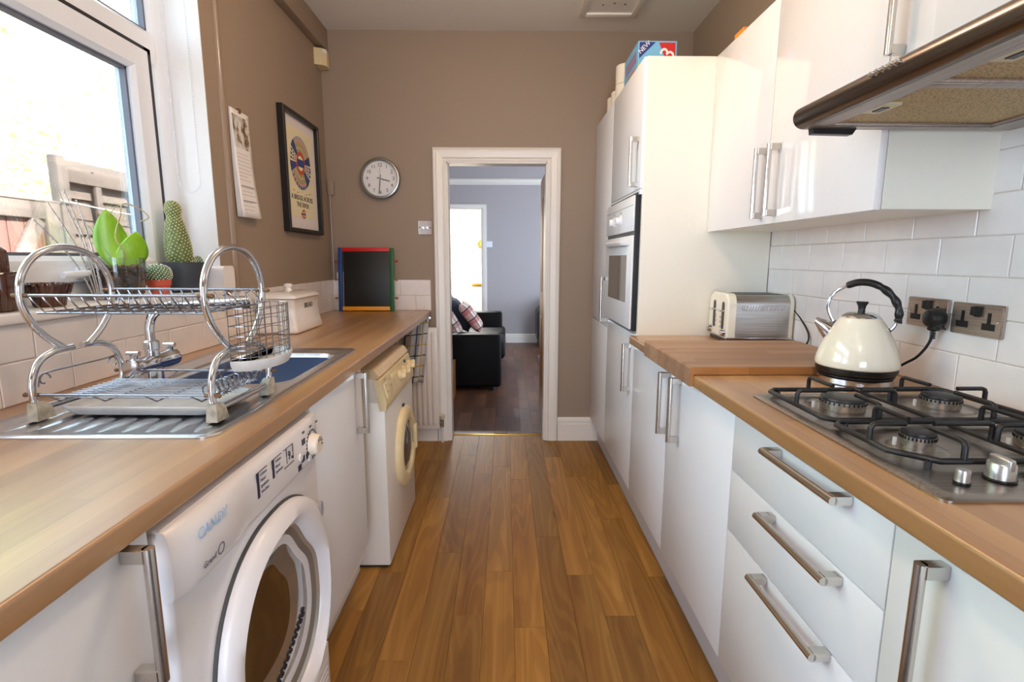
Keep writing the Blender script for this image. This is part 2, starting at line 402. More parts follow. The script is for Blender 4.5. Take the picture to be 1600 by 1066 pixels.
def tile_rows(parent, plane, a0, a1, z0, rows, off, L=0.2, H=0.1, side=1, proud=0.005):
    """brick-bond tiles as single pieces; plane = ('x', value) or ('y', value)"""
    ax, val = plane; gap = 0.0022
    for r, zt in enumerate(rows):
        zb = z0 + r * H; o = off + (r % 2) * L / 2; k = math.floor((a0 - o) / L)
        while o + k * L < a1:
            s, e = max(o + k * L, a0), min(o + (k + 1) * L, a1); k += 1
            if e - s < 0.012: continue
            s += gap / 2; e -= gap / 2; b = zb + gap / 2; t = zt - gap / 2; c = 0.002
            P = [(s, b), (e, b), (e, t), (s, t)]; Q = [(s + c, b + c), (e - c, b + c), (e - c, t - c), (s + c, t - c)]
            f = (lambda p, q: (val + side * q, p[0], p[1])) if ax == 'x' else (lambda p, q: (p[0], val + side * q, p[1]))
            g = G(); g.rings([[f(p, -0.001) for p in P], [f(p, proud - 0.0015) for p in P], [f(p, proud) for p in Q]])
            g.obj('tile', TILEW, parent, smooth=0)
G().box(XR - 0.0022, XR + 0.002, -0.4, 2.296, 0.90, 1.70).obj('grout_bed', GROUT, wr, smooth=0)
tile_rows(wr, ('x', XR), 0.30, 2.294, 0.910, [0.910 + 0.0992 * (i + 1) for i in range(7)], 0.09, H=0.0992, side=-1)
G().box(XL - 0.002, XL + 0.0022, 0.2, YB, 0.90, 1.098).obj('grout_bed', GROUT, wl, smooth=0)
tile_rows(wl, ('x', XL), 0.25, YB, 0.910, [1.010], 0.15, H=0.1, side=1)
tile_rows(wl, ('x', XL), 0.25, 2.11, 1.0102, [1.099], 0.05, H=0.0888, side=1)
tile_rows(wl, ('x', XL), 2.175, YB, 1.0102, [1.112], 0.05, H=0.1018, side=1)
G().box(-1.145, -0.499, YB - 0.0022, YB + 0.002, 0.90, 1.112).obj('grout_bed', GROUT, wb, smooth=0)
tile_rows(wb, ('y', YB), -1.145, -0.499, 0.910, [1.010, 1.112], -0.60, H=0.1, side=-1)

# ------------------------------------------------------------------ window
w1 = shell('window_1', 'white upvc window with a fixed light above', (-1.32, 1.4, 1.1))
xi, xo = -1.288, -1.355           # inner and outer faces of the frame
def frame_rect(y0, y1, z0, z1, w, xa, xb, name, m, parent, bev=0.006):
    g = G()
    # mitred profile swept round the rectangle
    pr = [(0, xb), (0, xa), (w * 0.55, xa), (w * 0.8, xa - 0.006), (w, xa - 0.020), (w, xb)]
    R = []
    for (sy, sz, cy, cz) in ((1, 1, y0, z0), (-1, 1, y1, z0), (-1, -1, y1, z1), (1, -1, y0, z1)):
        R.append([(x, cy + sy * a, cz + sz * a) for a, x in pr])
    g.rings_loop(R); return g.obj(name, m, parent, smooth=25)
TZ0, TZ1 = 1.972, 2.055            # transom
frame_rect(WY0, WY1, WZ0 + 0.024, WZ1, 0.062, xi, xo, 'outer_frame', UPVC, w1)
g = G(); g.prism([(xo, TZ0 - 0.02), (xi, TZ0 - 0.02), (xi, TZ1 - 0.008), (xi - 0.02, TZ1 + 0.012), (xo, TZ1 + 0.012)], 'y', WY0 + 0.06, WY1 - 0.06); g.obj('transom', UPVC, w1, smooth=25)
G().box(xo, xi, 0.655, 0.745, WZ0 + 0.03, TZ0).obj('mullion', UPVC, w1, smooth=0)
G().box(-1.328, -1.322, WY0 + 0.05, 0.66, WZ0 + 0.08, TZ0 - 0.02).obj('pane', GLASS, w1, smooth=0)
sash = frame_rect(0.74, 1.988, 1.182, TZ0 + 0.004, 0.075, -1.276, -1.345, 'opening_sash', UPVC, w1)
G().box(-1.3, -1.2862, 1.987, 2.020, 1.18, TZ0 + 0.022).obj('seal', GASKET, w1, smooth=0)
G().box(-1.3, -1.2862, 0.74, 2.020, TZ0 + 0.003, TZ0 + 0.022).obj('seal', GASKET, w1, smooth=0)
def gasket(y0, y1, z0, z1, x, parent, w=0.012):
    g = G(); g.box(x - 0.02, x, y0, y0 + w, z0, z1); g.box(x - 0.02, x, y1 - w, y1, z0, z1); g.box(x - 0.02, x, y0, y1, z0, z0 + w); g.box(x - 0.02, x, y0, y1, z1 - w, z1)
    return g.obj('glazing_spacer', mat('grey_spacer', (96, 98, 112), 0.4), parent, smooth=0)
gasket(0.812, 1.916, 1.254, TZ0 - 0.068, -1.305, sash)
G().box(-1.328, -1.322, 0.812, 1.916, 1.254, TZ0 - 0.068).obj('pane', GLASS, sash, smooth=0)
gasket(WY0 + 0.06, WY1 - 0.06, TZ1 + 0.008, WZ1 - 0.058, -1.31, w1, 0.010)
G().box(-1.330, -1.324, WY0 + 0.06, WY1 - 0.06, TZ1 + 0.008, WZ1 - 0.058).obj('pane', GLASS, w1, smooth=0)
g = G(); g.box(-1.276, -1.262, 1.55, 1.612, 1.192, 1.224, 0.005); hb = g.obj('handle', UPVC, sash)
g = G(); g.tube(smooth_path([(-1.266, 1.585, 1.207), (-1.250, 1.570, 1.207), (-1.246, 1.535, 1.206), (-1.247, 1.475, 1.203)]), 0.010, 10); g.obj('lever', UPVC, hb)
g = G(); g.cyl((-1.263, 1.592, 1.208), (-1.2605, 1.592, 1.208), 0.011, 18); g.obj('lock_cylinder', GASKET, hb)
g = G(); g.cyl((-1.261, 1.592, 1.208), (-1.2595, 1.592, 1.208), 0.005, 14); g.obj('keyway', CHROME, hb)
# bead chain of the roller blind
c = tag(bpy.data.objects.new('blind_chain', None), 'white beaded blind chain hanging in a loop beside the window', 'blind chain'); COL.objects.link(c); c.location = (-1.25, 2.085, 2.4); WM[c] = Matrix.Translation(c.location)
pts = [(-1.268, 2.085, 2.43 - i * 0.01) for i in range(88)]
zb = 1.545; pts2 = arc((-1.225, zb), 0.040, 180, 360, 14)
pts2 = [(a, 2.085, b + 0.0) for a, b in pts2]
pts3 = [(-1.185 + 0.02 * (i / 88) ** 1.5 * 0, 2.085, zb + i * 0.01) for i in range(1, 88)]
allp = [p for p in pts if p[2] > zb] + pts2 + pts3
g = G(); [g.ball(p, 0.0027, 1) for p in allp]; stuff(g.obj('bead', UPVC, c, smooth=60))
G().tube(allp, 0.0009, 5).obj('cord', UPVC, c)

# ------------------------------------------------------------------ fitted units
def handle(parent, a, b, n, out=0.034):
    a, b, n = Vector(a), Vector(b), Vector(n); t = (b - a).normalized(); s = t.cross(n)
    g = G(); e = t * 0.010
    P = [a + n * out, b + n * out]
    g.cyl(P[0], P[1], 0.0078, 14)
    for p in (a + e, b - e): g.obox(p + n * (out * 0.47), t, s, n, 0.010, 0.0085, out * 0.47, 0.001, 1)
    return g.obj('handle', HANDLE, parent)
def door(parent, x0, x1, y0, y1, z0, z1, name='door', m=DOORW):
    return G().box(x0, x1, y0 + 0.0015, y1 - 0.0015, z0 + 0.0015, z1 - 0.0015, 0.0016, 2).obj(name, m, parent)
RN = (-1, 0, 0); LN = (1, 0, 0); DR = 0.58; DL = -0.512
def carcass(t, x0, x1, y0, y1, z0, z1, m=CARC, name='carcass'):
    return G().box(x0, x1, y0 + 0.0008, y1 - 0.0008, z0, z1, 0.001, 1).obj(name, m, t, smooth=0)
ZB, ZT = 0.170, 0.870
t = thing('base_cabinet', 'white gloss base cabinet with one upright handle, beside the drawer unit and nearest the camera', 'cabinet', (0.9, 0.45, 0.15))
carcass(t, DR + 0.02, 1.165, 0.15, 0.708, 0.15, ZT)
dd = door(t, DR, DR + 0.018, 0.15, 0.708, ZB, ZT); handle(dd, (DR, 0.617, 0.635), (DR, 0.617, 0.855), RN)
t = thing('drawer_cabinet', 'white gloss drawer unit with three horizontal bar handles under the hob', 'cabinet', (0.9, 0.98, 0.15))
carcass(t, DR + 0.02, 1.165, 0.708, 1.251, 0.15, ZT)
for (z0, z1, hz, y0, y1) in ((0.716, ZT, 0.848, 0.800, 1.043), (0.553, 0.716, 0.699, 0.803, 1.046), (ZB, 0.553, 0.544, 0.812, 1.058)):
    dd = door(t, DR, DR + 0.018, 0.708, 1.251, z0, z1, 'drawer'); handle(dd, (DR, y1, hz - 0.002), (DR, y0, hz + 0.003), RN)
t = thing('base_cabinet', 'white gloss double base cabinet with two handles side by side under the chopping board', 'cabinet', (0.9, 1.77, 0.15))
carcass(t, DR + 0.02, 1.165, 1.251, 2.294, 0.15, ZT)
dd = door(t, DR, DR + 0.018, 1.251, 1.785, ZB, ZT); handle(dd, (DR, 1.657, 0.64), (DR, 1.657, 0.862), RN)
dd = door(t, DR, DR + 0.018, 1.785, 2.294, ZB, ZT); handle(dd, (DR, 1.775, 0.63), (DR, 1.775, 0.855), RN)
# oven housing and larder
TT = 2.085
t = thing('oven_housing', 'tall white unit that holds the built-in oven, with cream side panel facing the toaster', 'cabinet', (0.9, 2.6, 0.15))
g = G(); g.box(DR + 0.012, 1.165, 2.294, 2.314, 0.15, TT, 0.001, 1); g.obj('side_panel', CARC, t, smooth=0)
g = G(); g.box(DR + 0.02, 1.165, 2.898, 2.916, 0.15, TT); g.obj('side_panel', CARC, t, smooth=0)
g = G(); g.box(1.14, 1.165, 2.314, 2.898, 0.15, TT); g.obj('back_panel', CARC, t, smooth=0)
for z in (0.15, 0.905, 1.545, TT - 0.018):
    G().box(DR + 0.02, 1.14, 2.314, 2.898, z, z + 0.018).obj('shelf', CARC, t, smooth=0)
dd = door(t, DR, DR + 0.018, 2.296, 2.916, 1.552, TT); handle(dd, (DR, 2.345, 1.565), (DR, 2.345, 1.775), RN)
dd = door(t, DR, DR + 0.018, 2.296, 2.916, ZB, 0.915); handle(dd, (DR, 2.352, 0.637), (DR, 2.352, 0.862), RN)
G().box(DR, DR + 0.02, 2.296, 2.916, 1.528, 1.550, 0.001, 1).obj('filler_strip', DOORW, t)
t = thing('larder_cabinet', 'tall narrow white larder unit between the oven housing and the end wall', 'cabinet', (0.9, 3.2, 0.15))
carcass(t, DR + 0.02, 1.165, 2.918, 3.445, 0.15, TT)
dd = door(t, DR, DR + 0.018, 2.918, 3.445, 0.868, TT); handle(dd, (DR, 2.955, 0.895), (DR, 2.955, 1.15), RN)
door(t, DR, DR + 0.018, 2.918, 3.445, ZB, 0.866)
struct(G().box(0.636, 0.652, 0.1, 3.446, 0.0, 0.150).obj('trim_7', PLIN), 'white plinth under the fitted units with the hob')
# oven
t = thing('built_in_oven', 'white built-in single oven with glass window and two control knobs', 'oven', (0.8, 2.6, 0.92))
g = G(); g.box(DR - 0.002, 1.10, 2.318, 2.895, 0.925, 1.540); g.obj('oven_body', BLACK, t, smooth=0)
g = G(); g.box(0.5665, DR - 0.002, 2.304, 2.900, 0.930, 1.527, 0.001, 1); g.obj('front_frame', BLACK, t)
g = G(); g.box(0.557, 0.5685, 2.309, 2.898, 1.372, 1.526, 0.004); cp = g.obj('control_panel', DOORW, t)
G().box(0.55555, 0.5575, 2.309, 2.898, 1.484, 1.4855).obj('panel_line', mat('grey_print', (150, 146, 150), 0.5), cp, smooth=0)
for y in (2.695, 2.545):
    g = G(); g.lathe((0.557, y, 1.432), [(0.026, 0), (0.026, -0.006), (0.019, -0.009), (0.017, -0.026), (0.012, -0.028)], 20, 'x'); k = g.obj('knob', DOORW, cp)
    G().box(0.55555, 0.5575, y - 0.002, y + 0.002, 1.464, 1.474).obj('dial_mark', GASKET, cp, smooth=0)
g = G(); g.box(0.557, 0.5685, 2.309, 2.898, 0.935, 1.355, 0.004); od = g.obj('oven_door', DOORW, t)
g = G(); g.prism(rrect(2.40, 2.80, 1.05, 1.268, 0.006), 'x', 0.55555, 0.558); g.obj('window', mat('dark_oven_glass', (92, 92, 90), 0.06, coat=0.5), od, smooth=0)
g = G(); n = 24; R = []
for i in range(n + 1):
    u = -1 + 2 * i / n; q = (1 - abs(u) ** 4); y = 2.604 + u * 0.25
    R.append([(0.559 - max(q, 0.02) * 0.032, y, 1.325 - 0.013), (0.559 - max(q, 0.02) * 0.040, y, 1.325), (0.559 - max(q, 0.02) * 0.028, y, 1.325 + 0.012), (0.565, y, 1.325 + 0.006), (0.565, y, 1.325 - 0.007)])
g.rings(R); g.obj('oven_handle', DOORW, od, smooth=50)
# wall cabinets
WX, WZB, WZT = 0.88, 1.366, 2.085
t = thing('wall_cabinet', 'white gloss wall cabinet with two handles meeting in the middle, above the toaster', 'cabinet', (1.02, 1.78, 1.37))
carcass(t, WX + 0.02, 1.168, 1.257, 2.292, WZB + 0.003, WZT)
dd = door(t, WX, WX + 0.018, 1.257, 1.785, WZB, WZT, 'door', DOORG); handle(dd, (WX, 1.720, 1.39), (WX, 1.720, 1.617), RN)
dd = door(t, WX, WX + 0.018, 1.785, 2.292, WZB, WZT, 'door', DOORG); handle(dd, (WX, 1.807, 1.388), (WX, 1.807, 1.620), RN)
t = thing('wall_cabinet', 'white gloss wall cabinet fitted directly above the cooker hood', 'cabinet', (1.02, 0.94, 1.66))
carcass(t, WX + 0.02, 1.168, 0.64, 1.255, 1.664, WZT)
dd = door(t, WX, WX + 0.018, 0.64, 1.255, 1.658, WZT, 'door', DOORG); handle(dd, (WX, 1.217, 1.698), (WX, 1.217, 1.93), RN)
# worktops
def nose(x, s, z0=0.872, z1=0.910, r=0.0065, n=5):
    """front edge profile; s=+1 when the slab lies towards +x"""
    return [(x + s * (r - r * math.sin(math.radians(a))), z1 - r + r * math.cos(math.radians(a))) for a in [90 * i / n for i in range(n + 1)]] + \
           [(x + s * (0.006 - 0.006 * math.cos(math.radians(a))), z0 + 0.006 - 0.006 * math.sin(math.radians(a))) for a in [90 * i / n for i in range(n + 1)]]
g = G(); g.prism([(XR, 0.910)] + nose(0.558, 1) + [(XR, 0.872)], 'y', -0.30, 2.293)
tag(g.obj('worktop', WORKTOP, smooth=30), 'oak block worktop carrying the hob, kettle and toaster', 'worktop')
hx0, hx1, hy0, hy1 = -0.985, -0.600, 1.375, 1.865
g = G(); g.prism([(hx1, 0.910)][:0] + [(hx1 + 0.012, 0.910)] + nose(-0.500, -1) + [(hx1 + 0.012, 0.872)], 'y', -0.30, YB - 0.003)
g.box(XL, hx1 + 0.012, -0.30, hy0 - 0.012, 0.872, 0.910); g.box(XL, hx1 + 0.012, hy1 + 0.012, YB - 0.003, 0.872, 0.910); g.box(XL, hx0 - 0.012, hy0 - 0.012, hy1 + 0.012, 0.872, 0.910)
tag(g.obj('worktop', WORKTOP, smooth=30), 'oak block worktop under the window, with the sink let into it', 'worktop')

# units under the window worktop
t = thing('base_cabinet', 'white base cabinet with one satin handle, nearest the camera beside the tumble dryer', 'cabinet', (-0.8, 0.4, 0.15))
carcass(t, -1.10, DL - 0.02, 0.10, 0.690, 0.15, ZT)
dd = door(t, DL - 0.018, DL, 0.10, 0.690, 0.2, ZT); handle(dd, (DL, 0.642, 0.668), (DL, 0.642, 0.880 - 0.012), LN)
t = thing('base_cabinet', 'white base cabinet with one satin handle between the tumble dryer and the washing machine', 'cabinet', (-0.8, 1.54, 0.15))
for y, zt_ in ((1.310, ZT), (1.766, 0.755)): G().box(-1.10, DL - 0.02, y, y + 0.018, 0.15, zt_).obj('side_panel', CARC, t, smooth=0)
G().box(-1.10, DL - 0.02, 1.328, 1.766, 0.15, 0.168).obj('bottom_panel', CARC, t, smooth=0)
dd = door(t, DL - 0.018, DL, 1.305, 1.787, 0.205, ZT); handle(dd, (DL, 1.716, 0.655), (DL, 1.716, 0.868), LN)
struct(G().box(-0.61, -0.593, 1.31, 1.93, 0.0, 0.2).obj('trim_8', PLIN), 'white plinth under the sink cabinet')
struct(G().box(-0.61, -0.593, -0.2, 0.690, 0.0, 0.2).obj('trim_9', PLIN), 'white plinth below the cabinet before the dryer')
t = thing('worktop_support', 'white end panel propping up the worktop behind the washing machine', 'panel', (-0.85, 2.62, 0))
G().box(-1.14, -0.60, 2.60, 2.618, 0.0, 0.871).obj('panel', CARC, t, smooth=0)

# ------------------------------------------------------------------ hob
t = thing('gas_hob', 'stainless steel four-burner gas hob with black iron pan supports', 'hob', (0.86, 0.96, 0.91))
HX0, HX1, HY0, HY1 = 0.618, 1.105, 0.672, 1.252
g = G(); P = rrect(HX0, HX1, HY0, HY1, 0.014); Q = rrect(HX0 + 0.012, HX1 - 0.012, HY0 + 0.012, HY1 - 0.012, 0.010); Q2 = rrect(HX0 + 0.022, HX1 - 0.022, HY0 + 0.022, HY1 - 0.022, 0.010)
g.rings([[(x, y, 0.9102) for x, y in P], [(x, y, 0.9140) for x, y in P], [(x, y, 0.9185) for x, y in Q], [(x, y, 0.9170) for x, y in Q2]]); hp = g.obj('hob_plate', HOBST, t, smooth=50)
def burner(x, y, r):
    g = G(); g.lathe((x, y, 0.917), [(r * 1.75, 0.0), (r * 1.6, 0.002), (r * 1.25, 0.003), (r * 1.05, 0.004)], 32); g.obj('burner_dish', HOBST, t)
    z = 0.922
    g = G(); g.lathe((x, y, z), [(r * 0.92, -0.003), (r * 0.98, 0.001), (r * 0.98, 0.010), (r, 0.012), (r, 0.0195), (r * 0.9, 0.021)], 36); b = g.obj('burner_ring', mat('burner_aluminium', (176, 172, 166), 0.4, 1.0, grain=0.15, gscale=120), t)
    g = G()
    for k in range(30):
        a = 2 * PI * k / 30; g.obox((x + math.cos(a) * r, y + math.sin(a) * r, z + 0.0165), (math.cos(a), math.sin(a), 0), (-math.sin(a), math.cos(a), 0), (0, 0, 1), 0.0012, 0.0014, 0.0028)
    stuff(g.obj('flame_slot', BLACK, b, smooth=0))
    g = G(); g.lathe((x, y, z), [(r * 0.98, 0.0195), (r * 1.0, 0.022), (r * 0.97, 0.026), (r * 0.8, 0.0275), (0.003, 0.028)], 36); g.obj('burner_cap', BLKIRON, b)
    g = G(); g.cyl((x - r * 1.25, y + r * 0.35, 0.918), (x - r * 1.25, y + r * 0.35, 0.934), 0.0035, 10); g.obj('igniter', mat('white_ceramic', (225, 222, 215), 0.4), b)
for b in ((0.752, 1.105, 0.045), (0.985, 1.120, 0.038), (0.735, 0.872, 0.027), (0.950, 0.862, 0.038)): burner(*b)
def rod(parent, pts, name='support_bar', r=0.0048):
    G().tube(pts, r, 8).obj(name, BLKIRON, parent, smooth=60)
def grid(y0, y1, bs, ch):
    z, zt = 0.930, 0.962; x0, x1 = 0.648, 1.085; c = 0.018; cc = ch or c
    P = [(x0 + cc, y0), (x1 - c, y0), (x1, y0 + c), (x1, y1 - c), (x1 - c, y1), (x0 + c, y1), (x0, y1 - c), (x0, y0 + cc)]
    g = G(); g.tube([(x, y, z) for x, y in P], 0.0055, 8, closed=True); fr = g.obj('pan_support', BLKIRON, t, smooth=60)
    xm = 0.868
    rod(fr, [(xm, y0, z), (xm, y1, z)])
    for x, y in ((x0 + 0.03, y0), (x1 - 0.03, y0), (x0 + 0.03, y1), (x1 - 0.03, y1)): G().cyl((x, y, 0.9175), (x, y, z), 0.005, 8).obj('rubber_foot', BLACK, fr)
    for bx, by, r in bs:
        k = r * 0.75
        xs = x0 if bx < xm else x1; xn = xm; s = 1 if bx < xm else -1
        rod(fr, [(xs, by, z), (xs, by, zt - 0.008), (xs + s * 0.003, by, zt - 0.002), (xs + s * 0.009, by, zt), (bx - s * k, by, zt)])
        rod(fr, [(xn, by, z), (xn, by, zt - 0.008), (xn - s * 0.003, by, zt - 0.002), (xn - s * 0.009, by, zt), (bx + s * k, by, zt)])
        rod(fr, [(bx, y0, z), (bx, y0, zt - 0.008), (bx, y0 + 0.003, zt - 0.002), (bx, y0 + 0.009, zt), (bx, by - k, zt)])
        rod(fr, [(bx, y1, z), (bx, y1, zt - 0.008), (bx, y1 - 0.003, zt - 0.002), (bx, y1 - 0.009, zt), (bx, by + k, zt)])
grid(0.992, 1.238, ((0.752, 1.105, 0.053), (0.985, 1.120, 0.046)), 0)
grid(0.778, 0.982, ((0.735, 0.872, 0.034), (0.950, 0.862, 0.045)), 0.05)
SILVER = mat('silver_knob_plastic', (186, 186, 186), 0.3, 0.85)
def hobknob(x, y, r, h, name):
    g = G(); g.lathe((x, y, 0.918), [(r * 1.08, 0), (r * 1.08, 0.003)], 24); g.obj('knob_seal', BLACK, t)
    g = G(); g.lathe((x, y, 0.921), [(r, 0), (r * 0.93, h), (r * 0.85, h + 0.002), (0.001, h + 0.002)], 28); k = g.obj(name, SILVER, t)
    if r > 0.012:
        g = G(); g.box(x - 0.006, x + 0.006, y - r * 0.95, y + r * 0.95, 0.921 + h * 0.5, 0.921 + h + 0.011, 0.004, 3); g.obj('grip', SILVER, k)
hobknob(0.686, 0.724, 0.0100, 0.016, 'ignition_button')
for i, x in enumerate((0.757, 0.822, 0.887, 0.952)): hobknob(x, 0.738, 0.0190, 0.022, 'control_knob')

# ------------------------------------------------------------------ kettle on its base, plug and sockets
KX, KY = 0.985, 1.410
t = thing('kettle_power_stand', 'round steel and black power base under the cream kettle', 'power base', (KX, KY, 0.9102)); t.scale = (0.82, 0.82, 0.83)
g = G(); g.lathe((KX, KY, 0.910), [(0.104, 0.0), (0.112, 0.003), (0.112, 0.020), (0.106, 0.023)], 48); g.obj('base_ring', CHROME, t)
g = G(); g.lathe((KX, KY, 0.910), [(0.106, 0.022), (0.113, 0.026), (0.113, 0.030), (0.09, 0.031)], 48); g.obj('base_plate', BLACK, t)
t = thing('kettle', 'cream enamel pyramid kettle with black arched handle', 'kettle', (KX, KY, 0.9415))
z0 = 0.9415 - 0.0052
t.location.z = z0; WM[t] = Matrix.Translation(t.location); t.scale = (0.815, 0.815, 0.87)
g = G(); g.lathe((KX, KY, z0), [(0.095, 0.0), (0.116, 0.002), (0.1215, 0.012), (0.1215, 0.022), (0.118, 0.024)], 48); g.obj('bottom_band', BLACK, t)
prof = [(0.118, 0.022), (0.1235, 0.025), (0.1245, 0.035), (0.121, 0.055), (0.109, 0.090), (0.094, 0.123), (0.078, 0.152), (0.066, 0.170), (0.060, 0.177), (0.056, 0.179)]
prof = [(Vector((a, b, 0)))[:2] for a, b in prof]
sp = smooth_path([(a, b, 0) for a, b in prof], 4)
g = G(); g.lathe((KX, KY, z0), [(p.x, p.y) for p in sp], 64); kb = g.obj('body', CREAMG, t, smooth=50)
g = G(); g.lathe((KX, KY, z0 + 0.178), [(0.057, 0.0), (0.058, 0.003), (0.050, 0.011), (0.040, 0.016), (0.020, 0.019), (0.002, 0.0195)], 48); ld = g.obj('lid', CHROME, t)
g = G(); g.lathe((KX, KY, z0 + 0.196), [(0.012, 0.0), (0.010, 0.006), (0.012, 0.018), (0.018, 0.030), (0.018, 0.033), (0.002, 0.034)], 24); g.obj('lid_knob', BLACK, ld)
# spout points towards the aisle, handle arches over along the same line
sd = Vector((-0.80, 0.60, 0)).normalized(); sw = Vector((-sd.y, sd.x, 0))
K = lambda u, w, h: Vector((KX, KY, z0)) + sd * u + sw * w + Vector((0, 0, h))
g = G(); R = []
for (u, h, rw, rh, tilt) in ((0.060, 0.115, 0.030, 0.036, 0.5), (0.085, 0.128, 0.028, 0.032, 0.55), (0.105, 0.143, 0.022, 0.024, 0.6), (0.132, 0.161, 0.013, 0.011, 0.2)):
    ring = []
    for k in range(20):
        a = 2 * PI * k / 20; du, dh = -math.sin(tilt), math.cos(tilt)
        ring.append(K(u + du * rh * math.sin(a), rw * math.cos(a), h + dh * rh * math.sin(a)))
    R.append(ring)
g.rings(R); g.obj('spout', CHROME, t, smooth=50)
HP = [K(0.074, 0, 0.155), K(0.088, 0, 0.176), K(0.098, 0, 0.205), K(0.094, 0, 0.235), K(0.074, 0, 0.262), K(0.045, 0, 0.278)]
g = G(); g.tube(smooth_path(HP, 5), 0.0052, 10); hd = g.obj('handle_bracket', CHROME, t)
HP2 = [K(0.050, 0, 0.277), K(0.020, 0, 0.288), K(-0.015, 0, 0.288), K(-0.050, 0, 0.274), K(-0.082, 0, 0.246), K(-0.100, 0, 0.212), K(-0.103, 0, 0.180), K(-0.100, 0, 0.168)]
sp = smooth_path(HP2, 8); n = len(sp)
rad = [0.0115 * (0.8 if i < 2 or i > n - 3 else 1) + 0.0016 * math.sin(i * 0.75) * (1 if i > n * 0.4 else 0) for i in range(n)]
g = G(); g.tube(sp, 0.011, 14, radii=rad); g.obj('grip', BLACK, t, smooth=60)
g = G(); g.tube(smooth_path([K(-0.100, 0, 0.178), K(-0.097, 0, 0.160), K(-0.088, 0, 0.146), K(-0.078, 0, 0.138)], 4), 0.0052, 10); g.obj('handle_bracket', CHROME, t)
for u, h in ((0.074, 0.155), (-0.079, 0.140)): G().ball(K(u, 0, h), 0.0095, 2).obj('pivot', BLACK, t)
# sockets
BR_PLATE = brushed('satin_socket_plate', (196, 184, 174), 0.32, (200, 2, 200))
def socket(label, y0, y1, z0, z1):
    t = thing('wall_socket', label, 'socket', (XR - 0.007, (y0 + y1) / 2, (z0 + z1) / 2)); x = XR - 0.0055
    g = G(); g.prism(rrect(y0, y1, z0, z1, 0.004), 'x', x, x - 0.005); g.prism(rrect(y0 + 0.004, y1 - 0.004, z0 + 0.004, z1 - 0.004, 0.003), 'x', x - 0.004, x - 0.0075); g.obj('face_plate', BR_PLATE, t, smooth=20)
    ym, zm, xf = (y0 + y1) / 2, (z0 + z1) / 2, x - 0.0072
    for s in (1, -1):
        yc = ym + s * 0.036
        G().box(xf - 0.0012, xf + 0.002, yc - 0.0045, yc + 0.0045, zm - 0.006, zm + 0.020).obj('earth_slot', BLACK, t, smooth=0)
        G().box(xf - 0.0012, xf + 0.002, yc - 0.017, yc + 0.017, zm - 0.022, zm - 0.006).obj('pin_slot', BLACK, t, smooth=0)
        G().box(xf - 0.0045, xf + 0.002, ym + s * 0.0005, ym + s * 0.0145, zm + 0.010, zm + 0.032, 0.002).obj('rocker_switch', BLACK, t)
    for y in (y0 + 0.012, y1 - 0.012):
        g = G(); g.lathe((xf, y, zm), [(0.0035, 0.001), (0.0035, -0.0012), (0.001, -0.0014)], 14, 'x'); g.obj('screw', CHROME, t)
socket('brushed metal double socket with the black plug pushed in', 1.330, 1.468, 1.066, 1.146)
socket('brushed metal double socket with no plug, nearer the hob', 1.177, 1.319, 1.064, 1.143)
t = thing('power_plug', 'black three-pin plug with its cable running down to the kettle', 'plug', (1.15, 1.363, 1.096))
py, pz, px = 1.348, 1.096, XR - 0.0145
g = G(); g.lathe((px, py, pz), [(0.023, 0.0), (0.026, -0.006), (0.025, -0.022), (0.020, -0.034), (0.010, -0.037), (0.001, -0.037)], 24, 'x', sx=1.0, sy=1.05); g.box(px - 0.026, px - 0.004, py - 0.012, py + 0.012, pz - 0.034, pz - 0.005, 0.005, 3); pl = g.obj('plug_body', BLACK, t)
cab = smooth_path([(px - 0.015, py, pz - 0.030), (px - 0.016, py + 0.002, pz - 0.055), (px - 0.022, py + 0.012, pz - 0.085), (px - 0.028, py + 0.030, pz - 0.112), (px - 0.034, py + 0.055, pz - 0.132), (px - 0.045, py + 0.078, pz - 0.155), (px - 0.052, py + 0.080, pz - 0.178), (px - 0.050, py + 0.082, pz - 0.1825)], 6)
G().tube(cab, 0.0036, 10).obj('cable', BLACK, t, smooth=60)
g = G()
for i in range(4): g.cyl(Vector(cab[0]) + Vector((0, 0, -0.003 - i * 0.006)), Vector(cab[0]) + Vector((0, 0.0004, -0.0065 - i * 0.006)), 0.0062, 12)
g.obj('strain_relief', BLACK, t)

# ------------------------------------------------------------------ toaster
t = thing('toaster', 'cream and steel four-slice toaster with two lever slots on its end', 'toaster', (1.03, 2.16, 0.91), rotz=math.radians(-3))
def T(g, name, m, parent=None, smooth=35): return g.obj(name, m, parent or t, smooth, local=parent is None)
tx0, tx1, ty0, ty1, tz0, tz1 = -0.130, 0.135, -0.108, 0.108, 0.022, 0.202
g = G(); g.box(tx0 + 0.006, tx1 - 0.012, ty0 + 0.008, ty1 - 0.008, 0.0, 0.022, 0.004); T(g, 'foot_base', BLACK)
def tsec(i, zb): 
    r = 0.040; return [(ty0 + i, zb), ] + [(ty0 + i + r - r * math.cos(math.radians(a)), tz1 - i - r + r * math.sin(math.radians(a))) for a in range(0, 91, 15)] + \
        [(ty1 - i - r + r * math.sin(math.radians(a)), tz1 - i - r + r * math.cos(math.radians(a))) for a in range(0, 91, 15)] + [(ty1 - i, zb)]
g = G(); g.prism(tsec(0.004, tz0), 'x', tx0 + 0.02, tx1 - 0.014); T(g, 'steel_body', STEEL)
g = G(); S0, S1, S2 = tsec(0.006, tz0 + 0.004), tsec(0.0, tz0), tsec(0.0, tz0)
g.rings([[(tx0, y, z) for y, z in S0], [(tx0 + 0.006, y, z) for y, z in S1], [(tx0 + 0.034, y, z) for y, z in S2]]); cap = T(g, 'end_cap', CREAMG)
